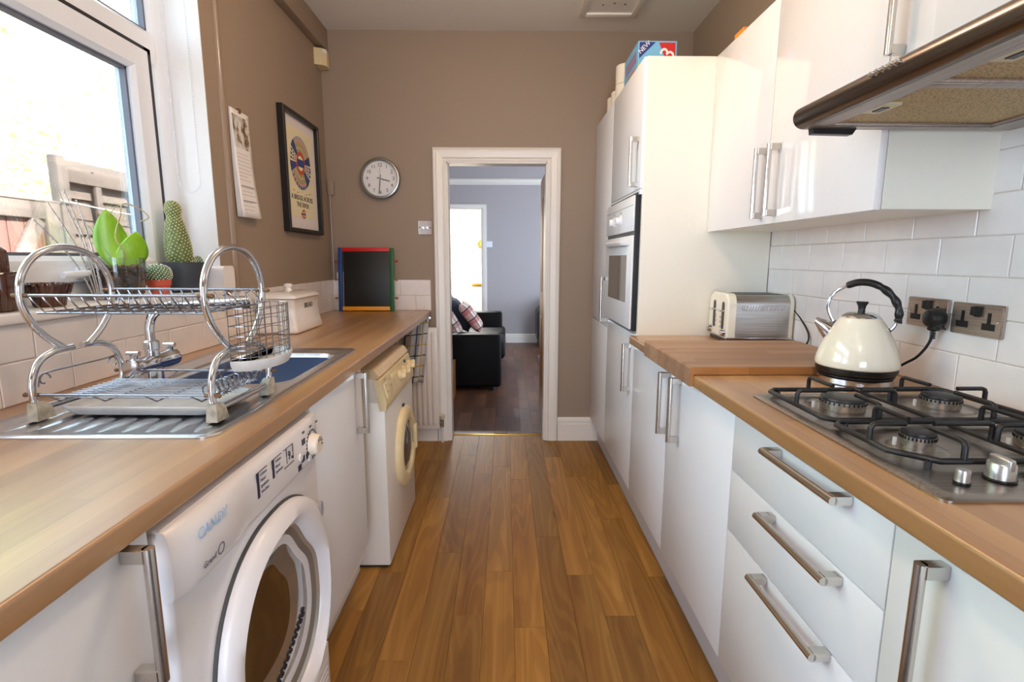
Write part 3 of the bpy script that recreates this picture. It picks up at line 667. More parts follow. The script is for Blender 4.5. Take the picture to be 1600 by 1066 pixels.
g = G(); g.rings([[(tx1 - 0.018, y, z) for y, z in S1], [(tx1 - 0.004, y, z) for y, z in S1], [(tx1, y, z) for y, z in S0]]); T(g, 'end_cap', CREAMG)
g = G(); g.box(tx0 - 0.001, tx1 + 0.001, ty0 - 0.001, ty1 + 0.001, tz0 - 0.003, tz0 + 0.003, 0.001); T(g, 'chrome_rim', CHROME)
def TL(g, name, m, parent, smooth=35):
    o = g.obj(name, m, parent, smooth, local=True); return o
for y in (-0.058, 0.042):
    g = G(); g.prism(rrect(y - 0.0135, y + 0.0135, 0.052, 0.168, 0.0134), 'x', tx0 - 0.0012, tx0 + 0.002); sl = TL(g, 'lever_slot', BLACK, cap, 0)
    g = G(); g.box(tx0 - 0.022, tx0 + 0.001, y - 0.017, y + 0.017, 0.128, 0.1345, 0.002); TL(g, 'lever', CHROME, cap)
    g = G(); g.lathe((tx0, y + (-0.026 if y < 0 else 0.030), 0.044), [(0.016, 0.0), (0.016, -0.014), (0.011, -0.018), (0.001, -0.018)], 20, 'x'); TL(g, 'dial_knob', CHROME, cap)
    for k in range(3):
        g = G(); g.lathe((tx0, y + (0.026 if y < 0 else -0.026), 0.062 + k * 0.020), [(0.0055, 0.001), (0.0055, -0.003), (0.001, -0.0034)], 12, 'x'); TL(g, 'button', CHROME, cap)
g = G(); g.prism(rrect(tx0 + 0.055, tx1 - 0.030, 0.134, 0.158, 0.0118), 'y', ty0 + 0.0035, ty0 + 0.0018); vp = T(g, 'vent_panel', CHROME, None, 0)
g = G()
for k in range(15):
    x = tx0 + 0.066 + k * 0.0112; g.obox((x, ty0 + 0.002, 0.146), (1, 0, 0), (0, 1, 0), (0.35, 0, 1), 0.0032, 0.0014, 0.0085)
stuff(TL(g, 'vent_louvre', STEEL, vp, 0))
for y in (-0.048, 0.000, 0.048):
    pass
for y in (-0.040, 0.040):
    for q in (-0.016, 0.016):
        g = G(); g.box(tx0 + 0.045, tx1 - 0.032, y + q - 0.0125, y + q + 0.0125, tz1 - 0.0045, tz1 - 0.0032); T(g, 'bread_slot', BLACK, None, 0)
g = G(); g.tube(smooth_path([(tx1 - 0.003, -0.05, 0.150), (tx1 + 0.006, -0.075, 0.144), (tx1 + 0.007, -0.15, 0.105), (tx1 + 0.004, -0.215, 0.060), (tx1 - 0.002, -0.225, 0.025), (tx1 - 0.008, -0.19, 0.0045), (tx1 - 0.012, -0.13, 0.0035), (tx1 - 0.014, -0.06, 0.0035)], 8), 0.0033, 8); T(g, 'cable', BLACK, None, 60)

# ------------------------------------------------------------------ chopping board with a lip over the worktop edge
t = thing('chopping_board', 'worn wooden pastry board hooked over the worktop edge in front of the toaster', 'chopping board', (0.83, 1.74, 0.911))
g = G(); g.prism([(0.545, 0.930), (0.550, 0.935), (1.135, 0.935), (1.135, 0.9112), (0.5578, 0.9112), (0.5578, 0.876), (0.545, 0.876)][::-1], 'y', 1.4855, 1.992); bo = g.obj('board', BOARD, t, smooth=0)
g = G(); g.prism([(0.5455, 0.930), (0.5505, 0.9342), (1.134, 0.9342), (1.134, 0.912), (0.5572, 0.912), (0.5572, 0.8765), (0.5455, 0.8765)][::-1], 'y', 1.4845, 1.4865); g.obj('end_grain', BOARD_EDGE, t, smooth=0)

# ------------------------------------------------------------------ cooker hood
t = thing('cooker_hood', 'slim dark steel cooker hood with mesh grease filters and push buttons', 'cooker hood', (0.95, 0.93, 1.54))
HDK = mat('dark_steel', (122, 114, 108), 0.26, 1.0)
HGREY = brushed('hood_underside_steel', (176, 166, 160), 0.45, (150, 2, 150))
hy0, hy1 = 0.632, 1.238; zb = 1.545
nosep = arc((0.682, zb + 0.024), 0.024, 270, 110, 10)
g = G(); g.prism([(0.700, zb), (0.690, zb)] + nosep + [(0.74, 1.612), (0.86, 1.640), (1.165, 1.652), (1.165, zb + 0.03), (0.70, zb + 0.03)], 'y', hy0, hy1); g.obj('canopy', HDK, t, smooth=40)
g = G(); g.box(0.684, 0.722, hy0 + 0.002, hy1 - 0.002, zb - 0.0008, zb + 0.010); g.box(1.095, 1.163, hy0 + 0.002, hy1 - 0.002, zb - 0.0008, zb + 0.032); g.box(0.722, 1.095, hy1 - 0.030, hy1 - 0.002, zb - 0.0008, zb + 0.032); g.box(0.722, 1.095, hy0 + 0.002, hy0 + 0.03, zb - 0.0008, zb + 0.032)
g.obj('under_frame', HGREY, t, smooth=0)
FILT = NT('grease_filter_mesh'); FILT.b.inputs['Metallic'].default_value = 0.6; FILT.b.inputs['Roughness'].default_value = 0.5
ck = FILT.add('ShaderNodeTexVoronoi'); FILT.link(FILT.coords((1, 1, 1)), ck.inputs['Vector']); ck.inputs['Scale'].default_value = 240
FILT.link(FILT.ramp(ck.outputs['Distance'], [(0.15, (96, 78, 48)), (0.5, (186, 158, 108))]), FILT.b.inputs['Base Color']); FILT.bump(ck.outputs['Distance'], 0.4, 0.001)
for (y0, y1) in ((hy0 + 0.032, 0.922), (0.942, hy1 - 0.032)):
    g = G(); g.box(0.724, 1.093, y0, y1, zb + 0.006, zb + 0.012); f = g.obj('grease_filter', FILT.m, t, smooth=0)
    g = G(); w = 0.007
    g.box(0.724, 0.724 + w, y0, y1, zb + 0.0005, zb + 0.008, 0.001); g.box(1.093 - w, 1.093, y0, y1, zb + 0.0005, zb + 0.008, 0.001); g.box(0.724, 1.093, y0, y0 + w, zb + 0.0005, zb + 0.008, 0.001); g.box(0.724, 1.093, y1 - w, y1, zb + 0.0005, zb + 0.008, 0.001)
    g.obj('filter_rim', HGREY, f)
    ym = (y0 + y1) / 2 + 0.005
    G().box(0.728, 0.768, ym - 0.032, ym + 0.032, zb + 0.001, zb + 0.008, 0.001).obj('latch_plate', mat('latch_cream', (206, 196, 160), 0.4), f)
    G().box(0.742, 0.756, ym - 0.014, ym + 0.016, zb - 0.0006, zb + 0.003).obj('latch_slot', BLACK, f, smooth=0)
g = G(); g.box(0.722, 1.095, 0.922, 0.942, zb - 0.0008, zb + 0.012, 0.001); g.obj('divider_bar', HGREY, t)
for i in range(5):
    y = 0.982 - i * 0.0155; a = math.radians(160); n = Vector((math.cos(a), 0, math.sin(a))); p = Vector((0.682, y, zb + 0.024)) + n * 0.0225
    G().cyl(p, p + n * 0.008, 0.0042, 14).obj('push_button', CHROME, t)
g = G(); g.prism([(0.700, zb - 0.012), (0.790, zb - 0.014), (0.800, zb + 0.001), (0.698, zb + 0.001)], 'y', hy1 - 0.014, hy1 + 0.004); g.obj('light_switch_slider', BLACK, t)

# ------------------------------------------------------------------ on top of the tall units
PALEB = mat('pale_blue_card', (120, 186, 226), 0.5); NAVY = mat('navy_print', (42, 58, 128), 0.5); RED = mat('red_print', (206, 40, 40), 0.5); WHITE = mat('white_print', (245, 245, 242), 0.5)
t = thing('cardboard_box', 'pale blue cardboard box printed NEW and 3 on top of the oven housing', 'box', (0.72, 2.72, TT))
bx0, bx1, by0, by1, bz0, bz1 = 0.628, 0.812, 2.62, 2.90, TT + 0.0005, TT + 0.185
bb = G().box(bx0, bx1, by0, by1, bz0, bz1, 0.0015, 1).obj('carton', PALEB, t)
def flat(parent, name, m, pts):
    g = G(); n = (Vector(pts[1]) - Vector(pts[0])).cross(Vector(pts[2]) - Vector(pts[0])).normalized() * 0.0006
    g.rings([[Vector(p) - n for p in pts], [Vector(p) + n for p in pts]]); return g.obj(name, m, parent, smooth=0)
yf = by0 - 0.0006
flat(t, 'printed_corner', NAVY, [(bx0 + 0.006, yf, bz1 - 0.006), (bx0 + 0.082, yf, bz1 - 0.006), (bx0 + 0.006, yf, bz1 - 0.078)])
flat(t, 'printed_panel', RED, [(bx0 + 0.098, yf, bz1 - 0.008), (bx1 - 0.008, yf, bz1 - 0.008), (bx1 - 0.008, yf, bz1 - 0.125), (bx0 + 0.135, yf, bz1 - 0.09)])
text('NEW', 0.029, (bx0 + 0.0295, yf - 0.0012, bz1 - 0.0295), (0.72, 0, 0.69), (-0.69, 0, 0.72), WHITE, t)
text('3', 0.100, (bx0 + 0.143, yf - 0.0012, bz1 - 0.058), (0.45, 0, 0.9), (-0.9, 0, 0.45), WHITE, t)
flat(t, 'printed_badge', mat('lime_print', (178, 206, 110), 0.5), [(bx0 + 0.012 + 0.014 * math.cos(a), yf, bz0 + 0.07 + 0.014 * math.sin(a)) for a in [2 * PI * k / 12 for k in range(12)]])
xs = bx0 - 0.0006
for (a, b, c, d, m) in ((by0 + 0.03, by1 - 0.04, bz0 + 0.10, bz0 + 0.15, mat('lilac_print', (150, 130, 170), 0.5)), (by0 + 0.04, by1 - 0.09, bz0 + 0.02, bz0 + 0.08, mat('tan_print', (190, 140, 110), 0.5))):
    flat(t, 'printed_picture', m, [(xs, a, c), (xs, b, c), (xs, b, d), (xs, a, d)])
PAPW = mat('soft_white_paper', (236, 228, 212), 0.8, grain=0.03, gscale=300)
for i, (x, y, z) in enumerate(((0.655, 2.985, 0), (0.655, 3.10, 0), (0.655, 2.985, 0.1), (0.655, 3.215, 0))):
    lab = ('white paper roll standing just behind the blue box', 'white paper roll second behind the blue box', 'white paper roll stacked on top of another behind the blue box', 'white paper roll farthest behind the blue box')[i]
    t = thing('paper_roll', lab, 'paper roll', (x, y, TT + z), 'paper rolls on the tall units')
    zz = TT + z + 0.0005
    g = G(); g.lathe((x, y, zz), [(0.050, 0.0), (0.055, 0.004), (0.055, 0.095), (0.050, 0.099), (0.024, 0.099), (0.021, 0.096), (0.021, 0.004)], 28); g.obj('roll', PAPW, t)
    g = G(); g.lathe((x, y, zz), [(0.0205, 0.001), (0.0205, 0.098), (0.019, 0.098), (0.019, 0.001)], 20, cap0=False, cap1=False); g.obj('card_core', mat('card_core', (170, 140, 104), 0.8), t)
t = thing('plastic_bag', 'flattened white plastic bag lying on the oven housing beside the blue box', 'bag', (0.9, 2.45, TT))
g = G()
def bagf(u, v):
    x, y = 0.70 + u * 0.29, 2.33 + v * 0.22; e = (math.sin(PI * u) * math.sin(PI * v)) ** 0.6 if 0 < u < 1 and 0 < v < 1 else 0
    return (x, y, TT + 0.001 + e * (0.022 * (1.2 - u) + 0.006 * noise.noise((x * 30, y * 30, 0))))
g.sheet(bagf, 16, 12); g.obj('film', PLASW, t, smooth=80, solid=0.0006)
t = thing('cardboard_box', 'small bright orange box on top of the wall cabinet with two handles', 'box', (1.02, 2.19, WZT))
G().box(0.932, 1.05, 2.172, 2.248, WZT + 0.0005, WZT + 0.062, 0.002, 1).obj('carton', mat('orange_card', (245, 150, 30), 0.5), t)
G().box(0.930, 1.052, 2.170, 2.250, WZT + 0.046, WZT + 0.064, 0.002, 1).obj('lid', mat('orange_card', (245, 150, 30), 0.5), t)


# ------------------------------------------------------------------ tumble dryer
Y, Zv = Vector((0, 1, 0)), Vector((0, 0, 1))
t = thing('tumble_dryer', 'white tumble dryer with big round glass door and programme dial, under the sink drainer', 'tumble dryer', (-0.8, 1.0, 0.0))
fx = -0.500
G().box(-1.08, fx, 0.702, 1.300, 0.012, 0.850, 0.010, 3).obj('cabinet', APPW, t)
G().box(-1.07, fx - 0.01, 0.71, 1.292, 0.0, 0.015).obj('foot_plinth', GASKET, t, smooth=0)
g = G(); R = []
for i in range(21):
    y = 0.702 + 0.598 * i / 20; e = min(i, 20 - i); k = {0: 0.35, 1: 0.85}.get(e, 1.0)
    lobe = 0.010 / (1 + math.exp((y - 0.885) * 90)) 
    d = 0.014 * k + lobe * k; zb = 0.742 - 0.018 * (1 - ((i - 10) / 10) ** 2) * 0
    R.append([(fx - 0.01, y, 0.856), (fx + d * 0.2, y, 0.854), (fx + d * 0.7, y, 0.843), (fx + d, y, 0.815), (fx + d, y, zb + 0.016), (fx + d * 0.75, y, zb + 0.004), (fx + 0.002, y, zb), (fx - 0.01, y, zb)])
g.rings(R); cp = g.obj('control_panel', APPW, t, smooth=50)
G().box(-1.07, fx - 0.005, 0.706, 1.296, 0.850, 0.857, 0.003).obj('top_panel', APPW, t)
px = fx + 0.0146
PALEBL = mat('pale_blue_print', (168, 206, 240), 0.4); INK = mat('dark_ink', (40, 42, 66), 0.5); GREYINK = mat('grey_ink', (120, 120, 132), 0.5)
text('CANDY', 0.026, (fx + 0.0246, 0.787, 0.826), Y, Zv, PALEBL, cp, sx=0.95)
text('Grand', 0.014, (fx + 0.0246, 0.768, 0.770), Y, Zv, GREYINK, cp, shear=0.2)
text('O', 0.028, (fx + 0.0246, 0.800, 0.771), Y, Zv, GREYINK, cp, shear=0.2)
for (y, n) in ((0.955, 4), (1.022, 3)):
    G().box(px - 0.001, px + 0.0006, y, y + 0.008, 0.832 - n * 0.012, 0.834).obj('printed_bar', INK, cp, smooth=0)
    G().box(px - 0.001, px + 0.0005, y, y + 0.045, 0.8345, 0.8355).obj('printed_rule', INK, cp, smooth=0)
    for k in range(n): text(('Cottons', 'Mixed', 'Synthetics', 'Woollens')[k], 0.0085, (px + 0.0002, y + 0.014, 0.827 - k * 0.012), Y, Zv, GREYINK, cp, align='LEFT')
text('9', 0.028, (px + 0.0002, 1.106, 0.814), Y, Zv, INK, cp); text('kg', 0.010, (px + 0.0002, 1.121, 0.806), Y, Zv, INK, cp)
for a in ((1.078, 1.128, 0.8345, 0.8352), (1.126, 1.127, 0.80, 0.835), (1.078, 1.128, 0.793, 0.7945), (1.092, 1.093, 0.80, 0.835)): G().box(px - 0.001, px + 0.0005, *a).obj('printed_rule', INK, cp, smooth=0)
dy, dz = 1.240, 0.792
dx = px - 0.003
g = G(); g.lathe((dx, dy, dz), [(0.027, 0.0), (0.027, 0.006), (0.024, 0.020), (0.020, 0.023), (0.001, 0.023)], 36, 'x'); dl = g.obj('programme_dial', mat('cream_dial', (240, 226, 206), 0.3), cp)
g = G()
for k in range(24):
    a = 2 * PI * k / 24; g.obox((dx + 0.0028, dy + 0.035 * math.cos(a), dz + 0.035 * math.sin(a)), (1, 0, 0), (0, math.cos(a), math.sin(a)), (0, -math.sin(a), math.cos(a)), 0.0008, 0.003, 0.0012)
stuff(g.obj('dial_scale', INK, cp, smooth=0))
for a in (0.3, 0.9, 1.5, 2.1, 2.7):
    g = G(); g.obox((dx + 0.0228, dy + 0.014 * math.cos(a - 0.5), dz + 0.014 * math.sin(a - 0.5)), (1, 0, 0), (0, math.cos(a - 0.5), math.sin(a - 0.5)), (0, -math.sin(a - 0.5), math.cos(a - 0.5)), 0.0006, 0.005, 0.0014); g.obj('dial_mark', INK, dl, smooth=0)
g = G(); g.rings_loop([[(dx + 0.002 + 0.0009 * (j in (1, 2)), dy + (0.031 + 0.0016 * (j in (2, 3))) * math.cos(a), dz + (0.031 + 0.0016 * (j in (2, 3))) * math.sin(a)) for j in range(4)] for a in [PI * 0.55 + PI * 0.9 * k / 16 for k in range(17)]][:17]); g.obj('dial_ring', INK, cp, smooth=0)
for (y, z) in ((1.180, 0.815), (1.172, 0.775), (1.200, 0.772), (1.150, 0.762)):
    G().box(px - 0.001, px + 0.0006, y, y + 0.018, z - 0.006, z + 0.008).obj('printed_icon', INK, cp, smooth=0)
for y, z in ((1.165, 0.786), (1.218, 0.764)):
    g = G(); g.lathe((px - 0.001, y, z), [(0.009, 0), (0.009, 0.004), (0.001, 0.0045)], 20, 'x'); g.obj('push_button', APPW, cp)
for y in (1.19, 1.235, 1.275): text('MIN', 0.008, (px + 0.0002, y, 0.8385), Y, Zv, INK, cp)
# door: rounded hexagon-like ring, domed, with a finger recess
def sup(cy, cz, ry, rz, n, p, skew=0.0):
    out = []
    for k in range(n):
        a = 2 * PI * k / n; c, s_ = math.cos(a), math.sin(a)
        out.append((cy + ry * math.copysign(abs(c) ** (2 / p), c), cz + rz * math.copysign(abs(s_) ** (2 / p), s_)))
    return out
NN = 72; cy, cz = 1.030, 0.455
def glassline(k, extra=0.0):
    a = 2 * PI * k / NN; r = 0.196 + extra
    c, s_ = math.cos(a), math.sin(a); p = 2.7
    y = 1.040 + (r * 1.04) * math.copysign(abs(c) ** (2 / p), c); z = 0.462 + (r * 1.06) * math.copysign(abs(s_) ** (2 / p), s_)
    d = max(0, math.cos(a - math.radians(40))) ** 6 * 0.045      # recess for the fingers bites into the upper far corner
    return (y - d * 0.8, z - d * 0.8)
outer = sup(cy, cz, 0.252, 0.262, NN, 2.35); mid1 = sup(cy, cz, 0.246, 0.256, NN, 2.35); mid2 = sup(cy, cz, 0.222, 0.232, NN, 2.4)
in0 = [glassline(k, 0.016) for k in range(NN)]; in1 = [glassline(k, 0.0) for k in range(NN)]
g = G()
g.rings([[(fx - 0.002, *p) for p in outer], [(fx + 0.016, *p) for p in outer], [(fx + 0.028, *p) for p in mid1], [(fx + 0.038, *p) for p in mid2], [(fx + 0.034, *p) for p in in0], [(fx + 0.022, *p) for p in in1], [(fx + 0.004, *p) for p in in1]], cap0=False, cap1=False)
rg = g.obj('door_ring', APPW, t, smooth=60)
g = G(); g.rings([[(fx - 0.0015, *p) for p in sup(cy, cz, 0.256, 0.266, NN, 2.35)], [(fx + 0.006, *p) for p in sup(cy, cz, 0.2555, 0.2655, NN, 2.35)], [(fx + 0.007, *p) for p in sup(cy, cz, 0.249, 0.259, NN, 2.35)]], cap0=False, cap1=False); g.obj('door_gasket', mat('dark_grey_seal', (70, 70, 68), 0.6), t)
# moulded glass bowl seen through the opening
BOWLG = mat('dark_bowl_glass', (116, 112, 106), 0.06, coat=0.8); DARKG = mat('dark_brown_glass', (52, 38, 22), 0.08, coat=0.8)
def sc(pts, k, oy=0, oz=0):
    my, mz = sum(p[0] for p in pts) / len(pts), sum(p[1] for p in pts) / len(pts)
    return [(my + (p[0] - my) * k + oy, mz + (p[1] - mz) * k + oz) for p in pts]
CHR2 = mat('bright_liner', (190, 186, 178), 0.25, 0.6)
g = G(); g.rings([[(fx + 0.012, *p) for p in in1], [(fx + 0.006, *p) for p in sc(in1, 0.96)]], cap0=False, cap1=False); g.obj('chrome_liner', CHR2, rg, smooth=60)
g = G(); g.rings([[(fx + 0.006, *p) for p in sc(in1, 0.96)], [(fx + 0.000, *p) for p in sc(in1, 0.88)], [(fx - 0.004, *p) for p in sc(in1, 0.84)], [(fx - 0.0005, *p) for p in sc(in1, 0.80)], [(fx - 0.004 + 0.006, *p) for p in sc(in1, 0.68, -0.040, 0.03)], [(fx + 0.006, *p) for p in sc(in1, 0.54, -0.068, 0.05)]], cap0=False, cap1=False)
g.obj('glass_bowl', BOWLG, rg, smooth=60)
g = G(); g.rings([[(fx + 0.006, *p) for p in sc(in1, 0.54, -0.068, 0.05)], [(fx + 0.004, *p) for p in sc(in1, 0.48, -0.068, 0.05)]], cap0=False); g.obj('glass_bowl_bottom', DARKG, rg, smooth=60)
g = G()
for k in range(11):
    for j in range(2):
        y = 0.985 + k * 0.016; z = 0.318 + k * 0.0065 + j * 0.013; g.box(fx + 0.0005, fx + 0.0045, y, y + 0.011, z, z + 0.007)
stuff(g.obj('filter_slot', GASKET, rg, smooth=0))
g = G(); g.prism([(1.222 + 0.010 * math.cos(a), 0.628 + 0.020 * math.sin(a)) for a in [2 * PI * k / 20 for k in range(20)]], 'x', fx + 0.030, fx + 0.0372); g.obj('finger_marker', mat('grey_marker', (160, 160, 160), 0.4), rg, smooth=0)
G().box(fx - 0.002, fx + 0.018, 0.792, 0.812, 0.482, 0.494).obj('hinge_tab', mat('grey_metal_tab', (120, 116, 104), 0.4, 0.6), t, smooth=0)
G().box(fx - 0.004, fx + 0.0035, 0.704, 1.298, 0.012, 0.196, 0.004).obj('kick_panel', APPW, t)
g = G(); g.box(fx - 0.001, fx + 0.0045, 1.12, 1.285, 0.03, 0.155, 0.002)
for i in range(6): g.box(fx + 0.003, fx + 0.006, 1.13, 1.275, 0.045 + i * 0.017, 0.050 + i * 0.017)
g.obj('vent_grille', APPW, t, smooth=0)

# ------------------------------------------------------------------ washing machine
t = thing('washing_machine', 'old white washing machine with yellowed cream top and door ring, standing proud of the worktop', 'washing machine', (-0.75, 2.23, 0.0))
wx = -0.470; y0, y1 = 1.940, 2.525
G().box(-1.02, wx, y0, y1, 0.012, 0.700, 0.006).obj('cabinet', WASHW, t)
g = G(); g.prism([(-1.02, 0.69), (-0.495, 0.69), (-0.505, 0.792), (-1.02, 0.792)], 'y', y0 + 0.001, y1 - 0.001); g.obj('upper_cabinet', WASHW, t, smooth=0)
G().box(-1.01, wx - 0.015, y0 + 0.01, y1 - 0.01, 0.0, 0.014).obj('foot_plinth', GASKET, t, smooth=0)
g = G(); g.prism([(-1.04, 0.792), (-0.500, 0.792), (-0.490, 0.794), (-0.487, 0.800), (-0.505, 0.824), (-0.512, 0.828), (-1.04, 0.828)], 'y', y0 - 0.002, y1 + 0.002); g.obj('top_lid', mat('cream_laminate_lid', (214, 190, 150), 0.4, grain=0.04), t, smooth=30)
g = G(); g.prism([(-0.510, 0.790), (-0.492, 0.790), (-0.484, 0.786), (-0.462, 0.700), (-0.463, 0.672), (-0.468, 0.664), (-0.49, 0.664)], 'y', y0 - 0.003, y1 + 0.003); cp = g.obj('control_panel', CREAMP, t, smooth=30)
n = Vector((0.97, 0, 0.24)).normalized(); u = Vector((-0.24, 0, 0.97)).normalized(); P = lambda y, z: Vector((-0.484 + (0.786 - z) * 0.256 + 0.0005, y, z))
g = G(); g.obox(P(2.02, 0.735), n, Y, u, 0.003, 0.055, 0.030, 0.002); dw = g.obj('detergent_drawer', CREAMP, cp)
for y in (2.24, 2.34, 2.46):
    g = G(); c0 = P(y, 0.742); g.cyl(c0, c0 + n * 0.014, 0.024, 24, 0.021); g.cyl(c0 + n * 0.014, c0 + n * 0.028, 0.010, 16, 0.008); k = g.obj('control_knob', CREAMP, cp)
    g = G(); g.obox(c0 + n * 0.022, n, (Y * 0.8 + u * 0.6).normalized(), (u * 0.8 - Y * 0.6).normalized(), 0.009, 0.024, 0.005, 0.002); g.obj('grip', mat('pale_yellow_grip', (228, 216, 180), 0.4), k)
g = G(); g.obox(P(2.40, 0.772), n, Y, u, 0.002, 0.014, 0.006); g.obj('indicator_window', GASKET, cp, smooth=0)
for i in range(4):
    g = G(); g.obox(P(2.12 + i * 0.028, 0.765), n, Y, u, 0.003, 0.010, 0.007, 0.001); g.obj('push_button', CREAMP, cp)
for k in range(5): text('1 2 3 4', 0.010, P(1.99 + (k % 2) * 0.06, 0.778 - k * 0.012) + n * 0.003, Y, u, GREYINK, cp)
dc = (wx, 2.275, 0.405)
g = G(); g.lathe(dc, [(0.184, -0.002), (0.184, 0.010), (0.176, 0.022), (0.150, 0.030), (0.128, 0.026), (0.120, 0.010)], 56, 'x', cap0=False, cap1=False); rg = g.obj('door_ring', CREAMP, t, smooth=50)
g = G(); g.lathe(dc, [(0.122, 0.012), (0.117, 0.006), (0.108, 0.012), (0.070, 0.026), (0.02, 0.031), (0.001, 0.031)], 56, 'x', cap0=False); g.obj('door_glass', mat('smoky_door_glass', (70, 72, 72), 0.05, coat=0.9), rg, smooth=60)
g = G(); g.obox((wx + 0.028, 2.275 + 0.138, 0.40), (1, 0, 0), (0, 1, 0), (0, 0, 1), 0.010, 0.018, 0.060, 0.007, 3); g.obj('door_pull', CREAMP, rg)
for s in (1, -1): G().box(wx - 0.001, wx + 0.008, 2.262, 2.288, 0.405 + s * 0.188 - 0.006, 0.405 + s * 0.188 + 0.006, 0.002).obj('hinge', GASKET, rg)
G().box(wx - 0.002, wx + 0.002, 2.43, 2.50, 0.185, 0.275, 0.002).obj('filter_flap', CREAMP, t)

# ------------------------------------------------------------------ sink, washing-up bowl, tap
t = thing('kitchen_sink', 'stainless steel inset sink with grooved drainer let into the worktop under the window', 'sink', (-0.8, 1.43, 0.91))
sx0, sx1, sy0, sy1 = -1.058, -0.558, 0.948, 1.930
def loop_rr(x0, x1, y0, y1, r, m=12): return rrect(x0, x1, y0, y1, r, m)
O0 = loop_rr(sx0, sx1, sy0, sy1, 0.035); O1 = loop_rr(sx0 + 0.006, sx1 - 0.006, sy0 + 0.006, sy1 - 0.006, 0.032); O2 = loop_rr(sx0 + 0.022, sx1 - 0.022, sy0 + 0.022, sy1 - 0.022, 0.03)
I0 = loop_rr(hx0 := -0.980, hx1 := -0.605, 1.380, 1.860, 0.07); I1 = loop_rr(hx0 + 0.006, hx1 - 0.006, 1.386, 1.854, 0.066)
I2 = loop_rr(hx0 + 0.014, hx1 - 0.014, 1.394, 1.846, 0.062); I3 = loop_rr(hx0 + 0.035, hx1 - 0.035, 1.415, 1.825, 0.06)
g = G(); L = lambda P, z: [(x, y, z) for x, y in P]
g.rings([L(O0, 0.9105), L(O0, 0.9125), L(O1, 0.9165), L(O2, 0.9120), L(I0, 0.9118), L(I1, 0.909), L(I2, 0.895), L(I3, 0.775), L(loop_rr(hx0 + 0.06, hx1 - 0.06, 1.44, 1.80, 0.05), 0.765)], cap0=False)
sk = g.obj('sink_top', SINKST, t, smooth=50)
for i in range(9):
    x = -0.992 + i * 0.0475
    g = G(); R = []
    for j in range(13):
        y = 0.985 + (1.325 - 0.985) * j / 12; w = 0.019 * min(1, (0.3 + 1.4 * min(j, 12 - j) / 3)); h = 0.0020 * min(1, min(j, 12 - j) / 1.5 + 0.05)
        R.append([(x - w, y, 0.9118), (x - w * 0.7, y, 0.9121 + h), (x + w * 0.7, y, 0.9121 + h), (x + w, y, 0.9118)])
    g.rings(R); g.obj('drainer_rib', SINKST, sk, smooth=30)
g = G(); g.lathe((-0.80, 1.62, 0.7655), [(0.045, 0.0), (0.043, 0.003), (0.030, 0.001), (0.001, 0.001)], 28); g.obj('waste', CHROME, sk)
g = G(); g.lathe((-0.640, 1.352, 0.9121), [(0.022, 0.0), (0.022, 0.003), (0.016, 0.004), (0.001, 0.004)], 24); g.obj('overflow_cap', CHROME, sk)
NAVYP = mat('navy_plastic', (38, 66, 112), 0.35, grain=0.05, gscale=15)
t = thing('washing_up_bowl', 'dark blue plastic washing-up bowl sitting inside the steel sink', 'bowl', (-0.79, 1.62, 0.767))
b0 = (-0.972, -0.613, 1.388, 1.852)
g = G(); ins = lambda d, r: loop_rr(b0[0] + d, b0[1] - d, b0[2] + d, b0[3] - d, r)
g.rings([L(ins(0.046, 0.05), 0.7755), L(ins(0.036, 0.055), 0.79), L(ins(0.006, 0.06), 0.888), L(ins(0.002, 0.06), 0.892), L(ins(0.002, 0.06), 0.896), L(ins(0.008, 0.058), 0.896), L(ins(0.010, 0.058), 0.888), L(ins(0.042, 0.052), 0.80), L(ins(0.054, 0.05), 0.784)]); g.obj('tub', NAVYP, t, smooth=50)
t = thing('mixer_tap', 'chrome mixer tap with swan neck spout at the back of the sink', 'tap', (-0.955, 1.345, 0.912))
tx, ty, tz = -0.935, 1.352, 0.978
g = G(); g.lathe((tx, ty, 0.912), [(0.030, 0), (0.030, 0.006), (0.023, 0.010), (0.021, 0.05)], 28); g.obj('pillar', CHROME, t)
g = G(); g.lathe((tx, ty, tz), [(0.018, -0.086), (0.0235, -0.084), (0.0235, -0.055), (0.022, -0.052), (0.022, 0.050), (0.0235, 0.053), (0.0235, 0.084), (0.018, 0.086)], 28, 'y'); bd = g.obj('mixer_body', CHROME, t)
for s in (-1, 1):
    g = G(); c0 = Vector((tx, ty + s * 0.070, tz + 0.020)); g.cyl(c0, c0 + Vector((0.002, 0, 0.012)), 0.009, 14); g.cyl(c0 + Vector((-0.014, 0, 0.016)), c0 + Vector((0.016, 0, 0.016)), 0.0065, 12); g.obj('lever', CHROME, bd)
g = G(); g.lathe((tx, ty, tz), [(0.017, 0.018), (0.017, 0.034), (0.0185, 0.036), (0.0185, 0.056), (0.013, 0.060)], 6 * 4); g.obj('collar', CHROME, t)
sp = smooth_path([(tx, ty, tz + 0.055), (tx, ty, tz + 0.095), (tx + 0.012, ty + 0.004, tz + 0.128), (tx + 0.045, ty + 0.018, tz + 0.148), (tx + 0.100, ty + 0.044, tz + 0.156), (tx + 0.215, ty + 0.098, tz + 0.158)], 7)
g = G(); g.tube(sp, 0.0115, 16); g.obj('spout', CHROME, t, smooth=60)
g = G(); e = Vector(sp[-1]); g.cyl(e + Vector((-0.006, -0.003, -0.004)), e + Vector((-0.006, -0.003, -0.022)), 0.0105, 16); g.obj('aerator', BLACK, t)
c0 = Vector((tx + 0.02, ty - 0.004, 0.93))

